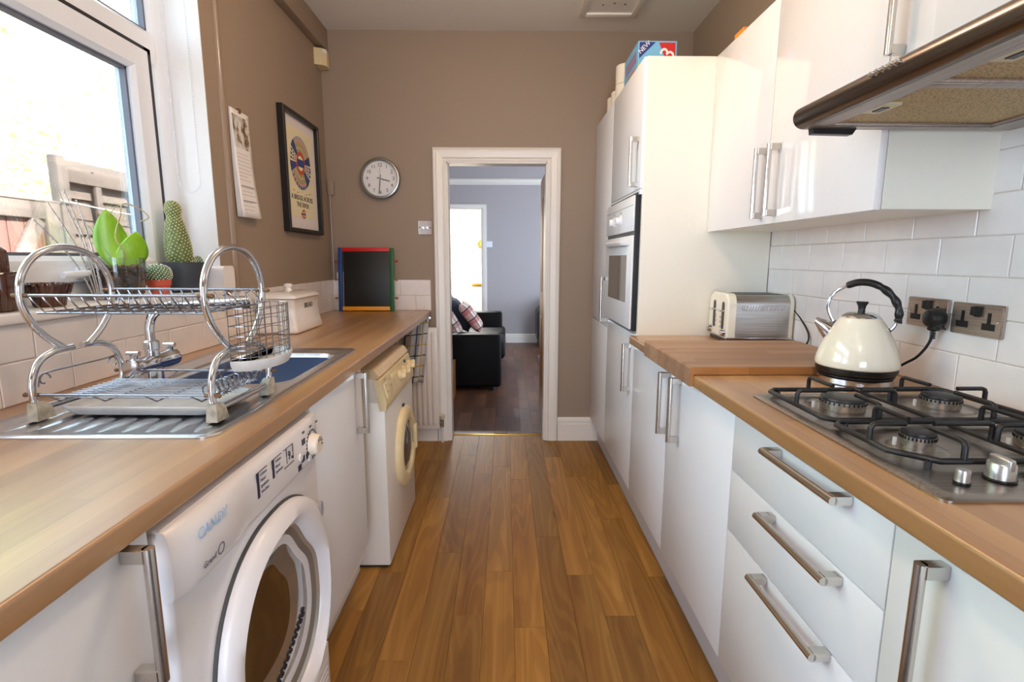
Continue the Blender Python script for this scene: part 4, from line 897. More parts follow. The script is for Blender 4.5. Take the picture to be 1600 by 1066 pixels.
# ------------------------------------------------------------------ dish rack on the drainer
RUST = mat('rusty_bolt', (128, 96, 70), 0.5, 0.6, grain=0.3, gscale=200)
WIRE = mat('chrome_wire', (150, 150, 156), 0.2, 1.0)
t = thing('dish_rack', 'two-tier chrome wire dish rack with looped tube ends standing on the sink drainer', 'dish rack', (-0.785, 1.158, 0.9165), rotz=math.radians(-1.5))
def RK(g, name, m, parent=None, smooth=60): return g.obj(name, m, parent or t, smooth, local=True)
UL = 0.186; z_ = lambda z: z - 0.9165
for s in (-1, 1):
    u = s * UL
    half = [(0.030, 1.054), (0.070, 1.083), (0.103, 1.122), (0.117, 1.168), (0.107, 1.218), (0.068, 1.258), (0.0, 1.2745)]
    pts = [(u, v, z_(z)) for v, z in half] + [(u, -v, z_(z)) for v, z in reversed(half[:-1])]
    RK(G().tube(smooth_path(pts, 5), 0.0072, 12), 'end_hoop', CHROME)
    leg = [(0.012, 1.054), (0.060, 1.052), (0.098, 1.036), (0.119, 1.000), (0.120, 0.960), (0.108, 0.944), (0.085, 0.940)]
    pts = [(u, v, z_(z)) for v, z in leg] + [(u, -v, z_(z)) for v, z in reversed(leg)]
    RK(G().tube(smooth_path(pts, 5), 0.0072, 12), 'leg_tube', CHROME)
    for q in (-1, 1):
        g = G(); g.rings([[(u + a * 0.012, q * 0.108 + b * 0.022, 0.001) for a, b in ((-1, -1), (1, -1), (1, 1), (-1, 1))], [(u + a * 0.0105, q * 0.110 + b * 0.017, z_(0.944)) for a, b in ((-1, -1), (1, -1), (1, 1), (-1, 1))], [(u + a * 0.009, q * 0.117 + b * 0.010, z_(0.955)) for a, b in ((-1, -1), (1, -1), (1, 1), (-1, 1))]])
        RK(g, 'foot', AGED, None, 20)
    for v, z in ((-0.115, 1.176), (0.115, 1.174), (-0.121, 0.972), (0.121, 0.972)):
        g = G(); g.cyl((u - 0.014, v, z_(z)), (u + 0.014, v, z_(z)), 0.0042, 8); g.ball((u + s * 0.015, v, z_(z)), 0.0055, 1); RK(g, 'bolt', RUST)
# upper basket
fr = None
g = G()
for v in (-0.115, 0.115): g.cyl((-UL, v, z_(1.176)), (UL, v, z_(1.176)), 0.0032, 8)
fr = RK(g, 'upper_rail', WIRE)
g = G()
for v in (-0.098, -0.03, 0.03, 0.098): g.cyl((-UL + 0.012, v, z_(1.139)), (UL - 0.012, v, z_(1.139)), 0.0024, 6)
n = 14
for i in range(n):
    u = -UL + 0.016 + (2 * UL - 0.032) * i / (n - 1); w = min(u + 0.012, UL - 0.008)
    g.tube([(u, -0.115, z_(1.176)), (u + 0.004, -0.113, z_(1.166)), (w, -0.098, z_(1.141)), (w, 0.098, z_(1.141)), (u + 0.004, 0.113, z_(1.166)), (u, 0.115, z_(1.176))], 0.0016, 5)
    if i < n - 1:
        u2 = u + 0.030; g.tube([(u, 0.115, z_(1.176)), (u2, 0.098, z_(1.141))], 0.0015, 5); 
stuff(RK(g, 'upper_basket_wire', WIRE, fr))
# lower tray of wires with scrolls
g = G()
for v in (-0.121, 0.121): g.cyl((-UL, v, z_(0.972)), (UL, v, z_(0.972)), 0.0030, 8)
lr = RK(g, 'lower_rail', WIRE)
g = G()
for i in range(13):
    v = -0.085 + 0.170 * i / 12; g.cyl((-UL + 0.012, v, z_(0.957)), (UL - 0.012, v, z_(0.957)), 0.0015, 5)
for u in (-0.15, -0.055, 0.055, 0.15):
    g.tube([(u - 0.012, -0.121, z_(0.972)), (u, -0.100, z_(0.954)), (u, 0.100, z_(0.954)), (u + 0.012, 0.121, z_(0.972))], 0.0017, 5)
stuff(RK(g, 'lower_shelf_wire', WIRE, lr))
g = G(); co = []
for i in range(11 * 12 + 1):
    a = 2 * PI * i / 12; co.append((UL - 0.024 + 0.016 * math.cos(a), -0.095 + 0.19 * i / 132, z_(0.973) + 0.016 * math.sin(a)))
g.tube(co, 0.0016, 5); RK(g, 'plate_holder_coil', WIRE, lr)
for s in (-1, 1):
    u = s * (UL - 0.002)
    cross = smooth_path([(u, -0.108, z_(0.985)), (u, -0.100, z_(1.006)), (u, -0.080, z_(1.012)), (u, 0.0, z_(1.012)), (u, 0.080, z_(1.012)), (u, 0.110, z_(1.016))], 5)
    g = G(); g.tube(cross, 0.0020, 6)
    for q in (-1, 1):
        sp = [(u, q * (0.094 - 0.016 * (1 - k / 18) * math.cos(k * 0.42)) , z_(0.998) + 0.016 * (1 - k / 22) * math.sin(k * 0.42)) for k in range(13)]
        g.tube(sp, 0.0018, 6)
    RK(g, 'scroll_brace', WIRE)
# drip tray below the rack, and cutlery basket hooked on its end
t = thing('drip_tray', 'translucent white plastic drip tray lying under the dish rack', 'tray', (-0.785, 1.155, 0.918), rotz=math.radians(-1.5))
g = G(); tr = lambda d, z, r=0.03: [(x, y, z) for x, y in rrect(-0.172 + d, 0.172 - d, -0.088 + d * 0.6, 0.088 - d * 0.6, r, 4)]
g.rings([tr(0.014, 0.0006), tr(0.010, 0.004), tr(0.004, 0.011), tr(0.0, 0.016), tr(0.0, 0.019), tr(0.006, 0.020), tr(0.010, 0.015), tr(0.016, 0.007)])
RK(g, 'tray', PLASW, None, 40)
CX, CY = -0.552, 1.182
t = thing('cutlery_basket', 'chrome wire cutlery basket with white plastic base hooked onto the dish rack', 'cutlery basket', (CX, CY, 1.0))
def dsh(k, z, n=28):
    out = []
    for i in range(n + 1):
        a = -PI / 2 + PI * i / n; out.append((CX - 0.032 + 0.072 * k * math.cos(a) ** 0.8 if math.cos(a) > 1e-6 else CX - 0.032, CY + 0.100 * k * math.sin(a), z))
    return out
g = G()
for z in (1.030, 1.040, 1.056, 1.066, 1.086, 1.108, 1.130, 1.146): g.tube(dsh(1.0, z), 0.0010, 5, closed=True)
top = dsh(1.0, 1.146)
for i in range(0, 29, 2): g.tube([top[i], (top[i][0], top[i][1], 1.022)], 0.0010, 5)
for i in range(1, 6): g.tube([(CX - 0.032, CY - 0.100 + 0.200 * i / 6, 1.022), (CX - 0.032, CY - 0.100 + 0.200 * i / 6, 1.146)], 0.0010, 5)
for y in (-0.05, 0.05): g.tube([(CX - 0.032, CY + y, 1.146), (CX - 0.036, CY + y, 1.160), (CX - 0.052, CY + y, 1.176), (CX - 0.064, CY + y, 1.170)], 0.0016, 5)
stuff(g.obj('basket_wire', WIRE, t, smooth=60))
g = G(); g.rings([dsh(0.92, 1.011), dsh(0.94, 1.010), dsh(1.04, 1.024), dsh(1.05, 1.034), dsh(1.02, 1.034), dsh(0.98, 1.025), dsh(0.92, 1.017)]); g.obj('base_cup', PLASW, t, smooth=50)

# ------------------------------------------------------------------ bread bin, chalkboard and things on the far end of the worktop
CERAM = mat('white_ceramic_glaze', (242, 240, 236), 0.12, coat=0.5)
t = thing('bread_bin', 'white ceramic bread bin with lid, lettered BREAD, beyond the sink', 'bread bin', (-1.03, 2.48, 0.91))
bx0, bx1, by0, by1 = -1.125, -0.955, 2.335, 2.640
def rr(d, z, r=0.016): return [(x, y, z) for x, y in rrect(bx0 - d, bx1 + d, by0 - d, by1 + d, r, 4)]
g = G(); g.rings([rr(0.004, 0.9105), rr(0.012, 0.914), rr(0.014, 0.922), rr(0.008, 0.952), rr(0.000, 1.01), rr(-0.001, 1.060), rr(0.004, 1.068)]); g.obj('bin_body', CERAM, t, smooth=60)
g = G(); g.rings([rr(0.003, 1.0695), rr(0.008, 1.071), rr(0.008, 1.076), rr(-0.004, 1.086), rr(-0.030, 1.096, 0.02), rr(-0.055, 1.100, 0.02)]); ld = g.obj('lid', CERAM, t, smooth=60)
g = G(); g.lathe((-1.04, 2.487, 1.099), [(0.018, 0.0), (0.013, 0.006), (0.012, 0.014), (0.019, 0.024), (0.020, 0.030), (0.014, 0.034), (0.001, 0.035)], 24); g.obj('lid_knob', CERAM, ld)
text('BREAD', 0.034, (bx1 + 0.0012, 2.500, 1.030), Y, Zv, mat('charcoal_print', (70, 70, 72), 0.5), t, sx=1.0)
t = thing('chalkboard', 'child\'s chalkboard with red, blue, green and yellow frame bars leaning in the corner', 'chalkboard', (-0.91, 3.40, 0.911))
def CB(u, v, w=0.0):   # u across, v up the leaning board, w out towards the room
    return Vector((-0.905 + u, 3.372 + v * 0.10 - w, 0.9115 + v * 0.995 - w * 0.10))
ax, av, aw = Vector((1, 0, 0)), Vector((0, 0.10, 0.995)), Vector((0, -0.995, 0.10))
def bar(name, rgb, u0, u1, v0, v1, d=0.009, w=0.0):
    g = G(); g.obox(CB((u0 + u1) / 2, (v0 + v1) / 2, w), ax, av, aw, (u1 - u0) / 2, (v1 - v0) / 2, d, 0.002); return g.obj(name, mat(name + '_paint', rgb, 0.45), t)
skew = 0.012
bar('chalk_panel', (14, 15, 15), -0.150, 0.156, 0.03, 0.385, 0.003)
bar('blue_frame_bar', (28, 66, 130), -0.184, -0.158, 0.0, 0.412); bar('green_frame_bar', (24, 92, 46), 0.150, 0.176, 0.0, 0.410)
bar('red_frame_bar', (196, 22, 24), -0.158, 0.150, 0.386, 0.412, 0.008); bar('yellow_frame_bar', (236, 160, 22), -0.158, 0.150, 0.004, 0.030, 0.010)
for v, c in ((0.085, (150, 104, 76)), (0.205, (160, 110, 80)), (0.325, (176, 44, 44))):
    for s in (-1, 1):
        u = -0.184 if s < 0 else 0.176
        g = G(); g.cyl(CB(u, v), CB(u + s * 0.014, v), 0.004, 8); g.ball(CB(u + s * 0.018, v), 0.0085, 2); g.obj('peg', mat('peg_%d' % c[1], c, 0.5), t)
t = thing('serving_board', 'white board standing behind the chalkboard against the tiled corner', 'board', (-1.10, 3.43, 0.911))
g = G(); g.prism(rrect(-1.112, -0.90, 0.9115, 1.165, 0.012), 'y', 3.432, 3.4425); g.obj('panel', CERAM, t, smooth=20)

# ------------------------------------------------------------------ on the walls
t = thing('wall_clock', 'round clock with silver rim and white face, hands near half past three', 'clock', (-0.803, YB, 1.757))
ccx, ccz, cr = -0.803, 1.757, 0.128
g = G(); g.lathe((ccx, YB - 0.001, ccz), [(cr * 0.96, 0), (cr, -0.008), (cr, -0.030), (cr * 0.97, -0.038), (cr * 0.90, -0.040), (cr * 0.865, -0.034), (cr * 0.86, -0.016)], 64, 'y'); g.obj('rim', mat('silver_rim', (150, 148, 142), 0.3, 0.9), t, smooth=50)
FACE = mat('clock_face_white', (226, 226, 226), 0.5)
g = G(); g.lathe((ccx, YB - 0.016, ccz), [(cr * 0.87, 0), (cr * 0.87, -0.002), (0.001, -0.0021)], 64, 'y'); fc = g.obj('face', FACE, t, smooth=0)
X1 = Vector((1, 0, 0)); yq = YB - 0.0188
CINK = mat('clock_ink', (48, 48, 50), 0.5)
for h in range(1, 13):
    a = math.radians(90 - 30 * h); text(str(h), 0.030, (ccx + 0.084 * math.cos(a), yq, ccz + 0.084 * math.sin(a)), X1, Zv, CINK, fc, 'numeral')
def hand(name, ang, L, back, w, yy, m=CINK):
    a = math.radians(90 - ang); dvec = Vector((math.cos(a), 0, math.sin(a))); sv = Vector((-dvec.z, 0, dvec.x))
    g = G(); g.obox(Vector((ccx, yy, ccz)) + dvec * (L - back) / 2, dvec, sv, Vector((0, 1, 0)), (L + back) / 2, w, 0.0006); g.obj(name, m, t, smooth=0)
hand('hour_hand', 105, 0.062, 0.022, 0.0028, YB - 0.021); hand('minute_hand', 186, 0.096, 0.024, 0.0024, YB - 0.0225); hand('second_hand', 0, 0.082, 0.02, 0.0007, YB - 0.024, GREYINK)
g = G(); g.lathe((ccx, YB - 0.019, ccz), [(0.005, 0), (0.005, -0.007), (0.001, -0.0075)], 16, 'y'); g.obj('hand_boss', CHROME, t)
t = thing('light_switch', 'polished chrome double light switch beside the doorway', 'light switch', (-0.52, YB, 1.45))
g = G(); g.prism(rrect(-0.570, -0.482, 1.408, 1.494, 0.004), 'y', YB - 0.001, YB - 0.008); g.obj('switch_plate', mat('mirror_chrome', (225, 225, 228), 0.03, 1.0), t, smooth=20)
for x in (-0.540, -0.513): G().box(x - 0.008, x + 0.008, YB - 0.0115, YB - 0.007, 1.440, 1.462, 0.002).obj('rocker', CHROME, t)
for x in (-0.561, -0.491):
    g = G(); g.lathe((x, YB - 0.008, 1.451), [(0.004, 0.001), (0.004, -0.001), (0.001, -0.0012)], 12, 'y'); g.obj('screw', mat('dark_screw', (60, 60, 60), 0.4, 0.8), t)
t = thing('junction_box', 'small taupe painted box in the corner with thin conduit running down to the tiles', 'junction box', (-1.13, YB, 1.70))
g = G(); g.box(-1.145, -1.105, YB - 0.020, YB - 0.001, 1.655, 1.745, 0.003); bx = g.obj('box', TAUPE, t)
G().cyl((-1.133, YB - 0.010, 1.113), (-1.133, YB - 0.010, 1.656), 0.006, 10).obj('conduit', TAUPE_GLOSS, t)
t = thing('motion_sensor', 'small cream alarm sensor below the boxed beam in the corner', 'sensor', (-1.12, 3.40, 2.46))
g = G(); g.prism([(-1.149, 3.33), (-1.105, 3.345), (-1.085, 3.37), (-1.090, 3.43), (-1.149, 3.44)], 'z', 2.405, 2.500); sb = g.obj('housing', mat('aged_cream_plastic', (214, 196, 150), 0.4), t, smooth=20)
G().obox((-1.0945, 3.356, 2.485), (0.78, -0.62, 0), (0.62, 0.78, 0), (0, 0, 1), 0.0035, 0.016, 0.012, 0.002).obj('lens', PLASW, sb)
# framed poster
t = thing('framed_poster', 'black framed cream poster of a striped roundel reading A BRIDGE ACROSS THE RIVER', 'picture', (XL, 2.99, 1.7))
fy0, fy1, fz0, fz1 = 2.745, 3.245, 1.392, 2.022; xw = XL + 0.001
g = G(); pr = [(0, 0.0), (0, 0.030), (0.004, 0.034), (0.020, 0.034), (0.022, 0.030), (0.022, 0.0)]
R = []
for (sy, sz_, cy_, cz_) in ((1, 1, fy0, fz0), (-1, 1, fy1, fz0), (-1, -1, fy1, fz1), (1, -1, fy0, fz1)): R.append([(xw + b, cy_ + sy * a, cz_ + sz_ * a) for a, b in pr])
g.rings_loop(R); g.obj('frame', mat('black_frame', (20, 18, 17), 0.35), t, smooth=20)
G().box(xw, xw + 0.008, fy0 + 0.02, fy1 - 0.02, fz0 + 0.02, fz1 - 0.02).obj('mount_board', mat('mount_white', (236, 228, 222), 0.6), t, smooth=0)
PAP = G().box(xw + 0.007, xw + 0.0088, fy0 + 0.075, fy1 - 0.075, fz0 + 0.085, fz1 - 0.075).obj('poster_print', mat('poster_cream', (238, 228, 190), 0.6), t, smooth=0)
pcx, pcz = (fy0 + fy1) / 2, 1.772
POSTC = {'grey': (168, 170, 176), 'pink': (218, 158, 144), 'olive': (174, 164, 118), 'tan': (210, 186, 146), 'red': (204, 76, 60), 'cream': (238, 226, 180), 'blue': (52, 72, 128)}
PM = {k: mat('poster_' + k, v, 0.6) for k, v in POSTC.items()}
lay = [0]
def ring(r0, r1, c, a0=0, a1=360, n=40):
    lay[0] += 1; xx = xw + 0.0088 + lay[0] * 0.00012
    g = G(); full = a1 - a0 >= 360
    A = [math.radians(a0 + (a1 - a0) * k / n) for k in range(n if full else n + 1)]
    RR = [[(xx if j in (1, 2) else xx - 0.0003, pcx + (r1 if j < 2 else r0) * math.cos(a), pcz + (r1 if j < 2 else r0) * math.sin(a)) for j in range(4)] for a in A]
    (g.rings_loop(RR) if full else g.rings(RR)); return g.obj('printed_ring', PM[c], PAP, smooth=0)
for r0, r1, c in ((0.125, 0.142, 'grey'), (0.113, 0.125, 'pink'), (0.088, 0.113, 'olive'), (0.078, 0.088, 'tan'), (0.062, 0.078, 'olive'), (0.040, 0.062, 'red'), (0.001, 0.040, 'cream')): ring(r0, r1, c)
for a0 in (160, 340): ring(0.062, 0.142, 'blue', a0 - 34, a0 - 12, 8); ring(0.062, 0.142, 'blue', a0 + 22, a0 + 44, 8); ring(0.060, 0.143, 'cream', a0 - 12, a0 + 22, 8)
for a0 in (160, 340):
    for k in range(3):
        for j in range(3): ring(0.068 + k * 0.026, 0.084 + k * 0.026, 'blue', a0 - 8 + j * 10, a0 - 2 + j * 10, 3)
lay[0] += 1; G().box(xw + 0.009, xw + 0.0118, pcx - 0.045, pcx + 0.045, pcz - 0.020, pcz + 0.020).obj('printed_bar', PM['blue'], PAP, smooth=0)
for k in range(14):
    a = math.radians(190 + k * 12.3); G().obox((xw + 0.0117, pcx + 0.134 * math.cos(a), pcz + 0.134 * math.sin(a)), (1, 0, 0), (0, math.cos(a), math.sin(a)), (0, -math.sin(a), math.cos(a)), 0.0005, 0.008, 0.004).obj('printed_tick', PM['blue'], PAP, smooth=0)
xt = xw + 0.0095
text('A BRIDGE ACROSS', 0.037, (xt, pcx, 1.582), Y, Zv, CINK, PAP, sx=0.98); text('THE RIVER', 0.037, (xt, pcx, 1.545), Y, Zv, CINK, PAP)
for i, y in enumerate((-0.11, -0.06, 0.0, 0.06, 0.11)): text('. . .' if i == 2 else 'no. 1', 0.011, (xt, pcx + y, 1.618 - (i % 2) * 0.008), Y, Zv, PM['red'], PAP)
sv, pcz = pcz, 1.497; ring(0.018, 0.025, 'red'); pcz = sv
G().box(xt, xt + 0.0016, pcx - 0.030, pcx + 0.030, 1.493, 1.501).obj('printed_bar', PM['blue'], PAP, smooth=0)
# calendar
t = thing('wall_calendar', 'paper wall calendar with landscape photo on top hanging from a clip beside the window', 'calendar', (XL, 2.34, 1.87))
cy0, cy1, cz1, cz0 = 2.268, 2.422, 1.872, 1.428
def leaf(i, name, m, lift):
    def f(u, v):
        z = cz1 - (cz1 - cz0) * v; curl = 0.020 * max(0, v - 0.45) ** 1.6 * (1 + lift) * (0.6 + 0.8 * u)
        return (XL + 0.003 + i * 0.0022 + curl + 0.016 * lift * v * (1 - u * 0.5), cy0 + (cy1 - cy0) * u + 0.010 * v * (1 if u > 0.5 else 0.0), z)
    return f, G().sheet(f, 6, 14).obj(name, m, t, smooth=80, solid=0.0005)
CALP = mat('calendar_paper', (238, 234, 230), 0.6)
for i in range(4): f, o = leaf(i, 'page', CALP, 0.25 * i)
fl_ = f
def patch(u0, u1, v0, v1, name, m, off=0.0012):
    return G().sheet(lambda a, b: (fl_(u0 + (u1 - u0) * a, v0 + (v1 - v0) * b)[0] + off,) + tuple(fl_(u0 + (u1 - u0) * a, v0 + (v1 - v0) * b)[1:]), 6, 6).obj(name, m, o, smooth=80)
PH = NT('landscape_photo'); v = PH.coords((14, 14, 9)); nn = PH.noise(v, 1.0, 6, 0.7)
PH.link(PH.ramp(nn, [(0.30, (60, 44, 26)), (0.45, (124, 92, 50)), (0.52, (206, 206, 202)), (0.68, (236, 236, 238))]), PH.b.inputs['Base Color']); PH.b.inputs['Roughness'].default_value = 0.4
patch(0.05, 0.93, 0.05, 0.35, 'photo', PH.m)
rnd = random.Random(5)
for k in range(16):
    v0 = 0.40 + k * 0.035; 
    if k in (8, 12): continue
    patch(0.12, 0.55 + rnd.random() * 0.35, v0, v0 + 0.004, 'ruled_line', mat('faint_ink', (170, 168, 172), 0.6))
for v0 in (0.70, 0.84): patch(0.15, 0.85, v0, v0 + 0.009, 'handwriting', GREYINK)
g = G(); g.box(XL + 0.001, XL + 0.016, 2.335, 2.350, 1.862, 1.882, 0.002); g.obj('clip', RUST, t)

# ------------------------------------------------------------------ radiator and tea towel
t = thing('radiator', 'white fluted panel radiator beside the doorway', 'radiator', (-0.72, YB - 0.05, 0.09))
rx0, rx1, rz0, rz1, ry = -1.00, -0.452, 0.098, 0.800, YB - 0.060
RADW = mat('radiator_enamel', (232, 222, 212), 0.35, grain=0.02)
G().box(rx0, rx1, ry, ry + 0.030, rz0, rz1, 0.006, 3).obj('panel', RADW, t)
nf = 15
for i in range(nf):
    x = rx0 + 0.018 + (rx1 - rx0 - 0.036) * (i + 0.5) / nf
    g = G(); R = []
    for (z, k) in ((rz0 + 0.030, 0.05), (rz0 + 0.042, 0.8), (rz0 + 0.055, 1), (rz1 - 0.055, 1), (rz1 - 0.042, 0.8), (rz1 - 0.030, 0.05)):
        R.append([(x - 0.014, ry + 0.001, z), (x - 0.0095, ry - 0.008 * k, z), (x - 0.004, ry - 0.0115 * k, z), (x + 0.004, ry - 0.0115 * k, z), (x + 0.0095, ry - 0.008 * k, z), (x + 0.014, ry + 0.001, z)])
    g.rings(R); g.obj('flute', RADW, t, smooth=40)
BRVAL = mat('dull_valve_metal', (150, 140, 122), 0.4, 0.8, grain=0.15)
g = G(); vx = -0.436; g.cyl((rx1 - 0.01, ry + 0.015, 0.140), (vx, ry + 0.015, 0.140), 0.010, 14); g.cyl((vx, ry + 0.015, 0.112), (vx, ry + 0.015, 0.165), 0.012, 14); g.cyl((rx1 - 0.002, ry + 0.015, 0.140), (rx1 + 0.008, ry + 0.015, 0.140), 0.015, 6); vl = g.obj('valve', BRVAL, t)
g = G(); g.lathe((vx, ry + 0.015, 0.165), [(0.012, 0), (0.017, 0.006), (0.020, 0.030), (0.016, 0.034), (0.001, 0.034)], 18); g.obj('valve_cap', mat('cream_valve_cap', (216, 204, 170), 0.4), vl)
G().cyl((vx, ry + 0.015, 0.0), (vx, ry + 0.015, 0.113), 0.0075, 12).obj('pipe', RADW, t)
t = thing('tea_towel', 'grey and white tea towel with yellow and black windowpane checks hanging over the radiator end', 'tea towel', (-0.58, 3.34, 0.9))
TOW = NT('checked_towel_cloth'); tc = TOW.coords((1, 1, 1)); sep = TOW.add('ShaderNodeSeparateXYZ')
uvn = TOW.add('ShaderNodeUVMap'); TOW.link(uvn.outputs[0], sep.inputs[0])
def stripes(sock, per, w, ph=0.0):
    m = TOW.add('ShaderNodeMath', operation='MULTIPLY_ADD'); TOW.link(sock, m.inputs[0]); m.inputs[1].default_value = per; m.inputs[2].default_value = ph
    f = TOW.add('ShaderNodeMath', operation='FRACT'); TOW.link(m.outputs[0], f.inputs[0])
    l = TOW.add('ShaderNodeMath', operation='LESS_THAN'); TOW.link(f.outputs[0], l.inputs[0]); l.inputs[1].default_value = w; return l.outputs[0]
cb = TOW.mix(stripes(sep.outputs[0], 2, 0.09), s2l((206, 204, 204)), s2l((44, 40, 44))); cb = TOW.mix(stripes(sep.outputs[1], 3, 0.05, 0.33), cb, s2l((60, 48, 52)))
cb = TOW.mix(stripes(sep.outputs[0], 2, 0.09, 0.5), cb, s2l((198, 160, 50))); cb = TOW.mix(stripes(sep.outputs[1], 3, 0.05, 0.83), cb, s2l((198, 160, 50)))
TOW.link(cb, TOW.b.inputs['Base Color']); TOW.b.inputs['Roughness'].default_value = 0.9
nu, nv = 20, 20
def tow(u, v):
    x = -0.650 + u * 0.150 - 0.045 * v; z = 0.848 + 0.012 * (u) - 0.42 * v + 0.008 * u * (1 - v)
    return (x, 3.338 + 0.010 * math.sin(u * 15 + v * 2) * (0.3 + v), z)
g = G(); g.sheet(tow, nu, nv); uvl = g.bm.loops.layers.uv.new('UVMap'); g.bm.verts.index_update()
for f in g.bm.faces:
    for l in f.loops:
        i = l.vert.index; l[uvl].uv = ((i // (nv + 1)) / nu, (i % (nv + 1)) / nv)
g.obj('cloth', TOW.m, t, smooth=80, solid=0.002)
t = thing('wall_hook', 'chrome double hook under the end of the worktop holding the tea towel', 'hook', (-0.55, 3.40, 0.86))
G().box(-0.62, -0.50, YB - 0.012, YB - 0.001, 0.845, 0.868, 0.003).obj('back_plate', CHROME, t)
for x in (-0.515, -0.60): G().tube(smooth_path([(x, YB - 0.010, 0.857), (x, YB - 0.050, 0.853), (x, 3.340, 0.848), (x, 3.326, 0.852), (x, 3.324, 0.866)], 4), 0.0045, 8).obj('prong', CHROME, t, smooth=60)
# ceiling hatch
t = thing('ceiling_hatch', 'white framed hatch panel let into the ceiling near the doorway', 'hatch', (0.58, 2.9, ZC))
G().box(0.46, 0.72, 2.55, 3.19, ZC - 0.006, ZC + 0.001).obj('hatch_panel', CEILW, t, smooth=0)
for a in ((0.42, 0.46, 2.51, 3.235), (0.72, 0.76, 2.51, 3.235), (0.46, 0.72, 3.19, 3.235), (0.46, 0.72, 2.51, 2.55)): G().box(*a, ZC - 0.016, ZC + 0.001, 0.003).obj('frame_strip', TRIMW, t)
for x, y in ((0.54, 3.10), (0.66, 3.09), (0.60, 3.08)):
    G().cyl((x, y, ZC - 0.006), (x, y, ZC - 0.008), 0.006, 10).obj('screw', RUST, t)

# ------------------------------------------------------------------ plants and pots on the window sill
SZ = 1.1245
BARK = mat('bark_chips', (64, 46, 36), 0.85, grain=0.5, gscale=90)
BARK2 = mat('dry_bark', (112, 84, 66), 0.85, grain=0.4, gscale=90)
LEAF = NT('orchid_leaf'); LEAF.b.inputs['Base Color'].default_value = s2l((112, 164, 24)); LEAF.b.inputs['Roughness'].default_value = 0.3
ln = LEAF.noise(LEAF.coords((30, 30, 8)), 1.0); LEAF.link(LEAF.ramp(ln, [(0.3, (112, 168, 20)), (0.7, (160, 204, 40))]), LEAF.b.inputs['Base Color'])
LEAF.b.inputs['Subsurface Weight'].default_value = 0.15; LEAF.b.inputs['Subsurface Radius'].default_value = (0.01, 0.02, 0.004)
LEAF = LEAF.m
ox, oy = -1.222, 1.660
t = thing('orchid_plant', 'leafy green orchid in a clear glass pot of bark chips on the sill', 'potted plant', (ox, oy, SZ))
g = G(); g.lathe((ox, oy, SZ), [(0.050, 0.0), (0.056, 0.004), (0.066, 0.045), (0.071, 0.090), (0.0705, 0.128), (0.0685, 0.128), (0.0690, 0.090), (0.064, 0.046), (0.053, 0.008), (0.001, 0.007)], 40); g.obj('glass_pot', POTGLASS, t, smooth=50)
g = G(); g.lathe((ox, oy, SZ), [(0.0505, 0.009), (0.0615, 0.045), (0.0665, 0.085), (0.064, 0.094), (0.03, 0.098), (0.001, 0.098)], 40); g.obj('potting_bark', BARK, t, smooth=0)
rnd = random.Random(11)
g = G()
for k in range(170):
    a = rnd.uniform(0, 2 * PI); h = rnd.uniform(0.012, 0.098); r = 0.052 + (0.0665 - 0.052) * min(1, h / 0.085) if h < 0.088 else rnd.uniform(0.0, 0.06)
    ax_ = Vector((rnd.uniform(-1, 1), rnd.uniform(-1, 1), rnd.uniform(-1, 1))).normalized(); b_ = ax_.orthogonal().normalized(); c_ = ax_.cross(b_)
    g.obox((ox + (r - 0.004) * math.cos(a), oy + (r - 0.004) * math.sin(a), SZ + h + 0.002), ax_, b_, c_, 0.009, 0.005, 0.003)
stuff(g.obj('bark_chip', BARK2, t, smooth=0))
def leafmesh(name, base, tip, width, bend, sidev, parent, m=LEAF, curl=0.15):
    base, tip, sidev, bend = Vector(base), Vector(tip), Vector(sidev).normalized(), Vector(bend)
    def f(u, v):
        w = width * (math.sin(PI * min(1, (0.06 + 0.94 * u) ** 0.85)) ** 0.75 if u < 0.999 else 0.0) ; s_ = (v - 0.5) * 2
        p = base.lerp(tip, u) + bend * math.sin(PI * u) + sidev * w * s_
        return p + bend.normalized() * (-curl * w * (1 - s_ * s_) * 1.2) if bend.length > 0 else p
    return G().sheet(f, 14, 8).obj(name, m, parent, smooth=80, solid=0.0018)
lb = (ox + 0.004, oy + 0.004, SZ + 0.092); cam_side = Vector((0.80, 0.60, 0)); cam_fwd = Vector((-0.60, 0.80, 0))
leafmesh('leaf', lb, Vector(lb) + cam_side * -0.022 + Vector((0, 0, 0.184)), 0.046, cam_fwd * 0.014 + cam_side * -0.006, cam_side, t)
leafmesh('leaf', lb, Vector(lb) + cam_side * 0.050 + Vector((0, 0, 0.118)) - cam_fwd * 0.02, 0.040, cam_fwd * 0.012 - cam_side * -0.012, cam_side + Vector((0, 0, -0.35)), t)
leafmesh('leaf', lb, Vector(lb) + cam_side * -0.070 + Vector((0, 0, 0.135)) + cam_fwd * 0.03, 0.024, cam_fwd * 0.012, cam_fwd + Vector((0, 0, 0.3)), t, mat('blue_green_leaf', (120, 160, 140), 0.35))
leafmesh('leaf', lb, Vector(lb) + cam_side * -0.045 + Vector((0, 0, 0.075)) + cam_fwd * 0.02, 0.018, cam_fwd * 0.01, cam_side, t, mat('dark_green_leaf', (60, 96, 40), 0.35))
st = [lb, Vector(lb) + cam_side * 0.010 + Vector((0, 0, 0.05)) - cam_fwd * 0.025, Vector(lb) + cam_side * -0.006 + Vector((0, 0, 0.10)) - cam_fwd * 0.03, Vector(lb) + cam_side * 0.012 + Vector((0, 0, 0.165)) - cam_fwd * 0.02, Vector(lb) + cam_side * 0.022 + Vector((0, 0, 0.202)), Vector(lb) + cam_side * 0.060 + Vector((0, 0, 0.192)), Vector(lb) + cam_side * 0.085 + Vector((0, 0, 0.165)), Vector(lb) + cam_side * 0.062 + Vector((0, 0, 0.150))]
DRY = mat('dry_stem', (188, 166, 130), 0.7, grain=0.1)
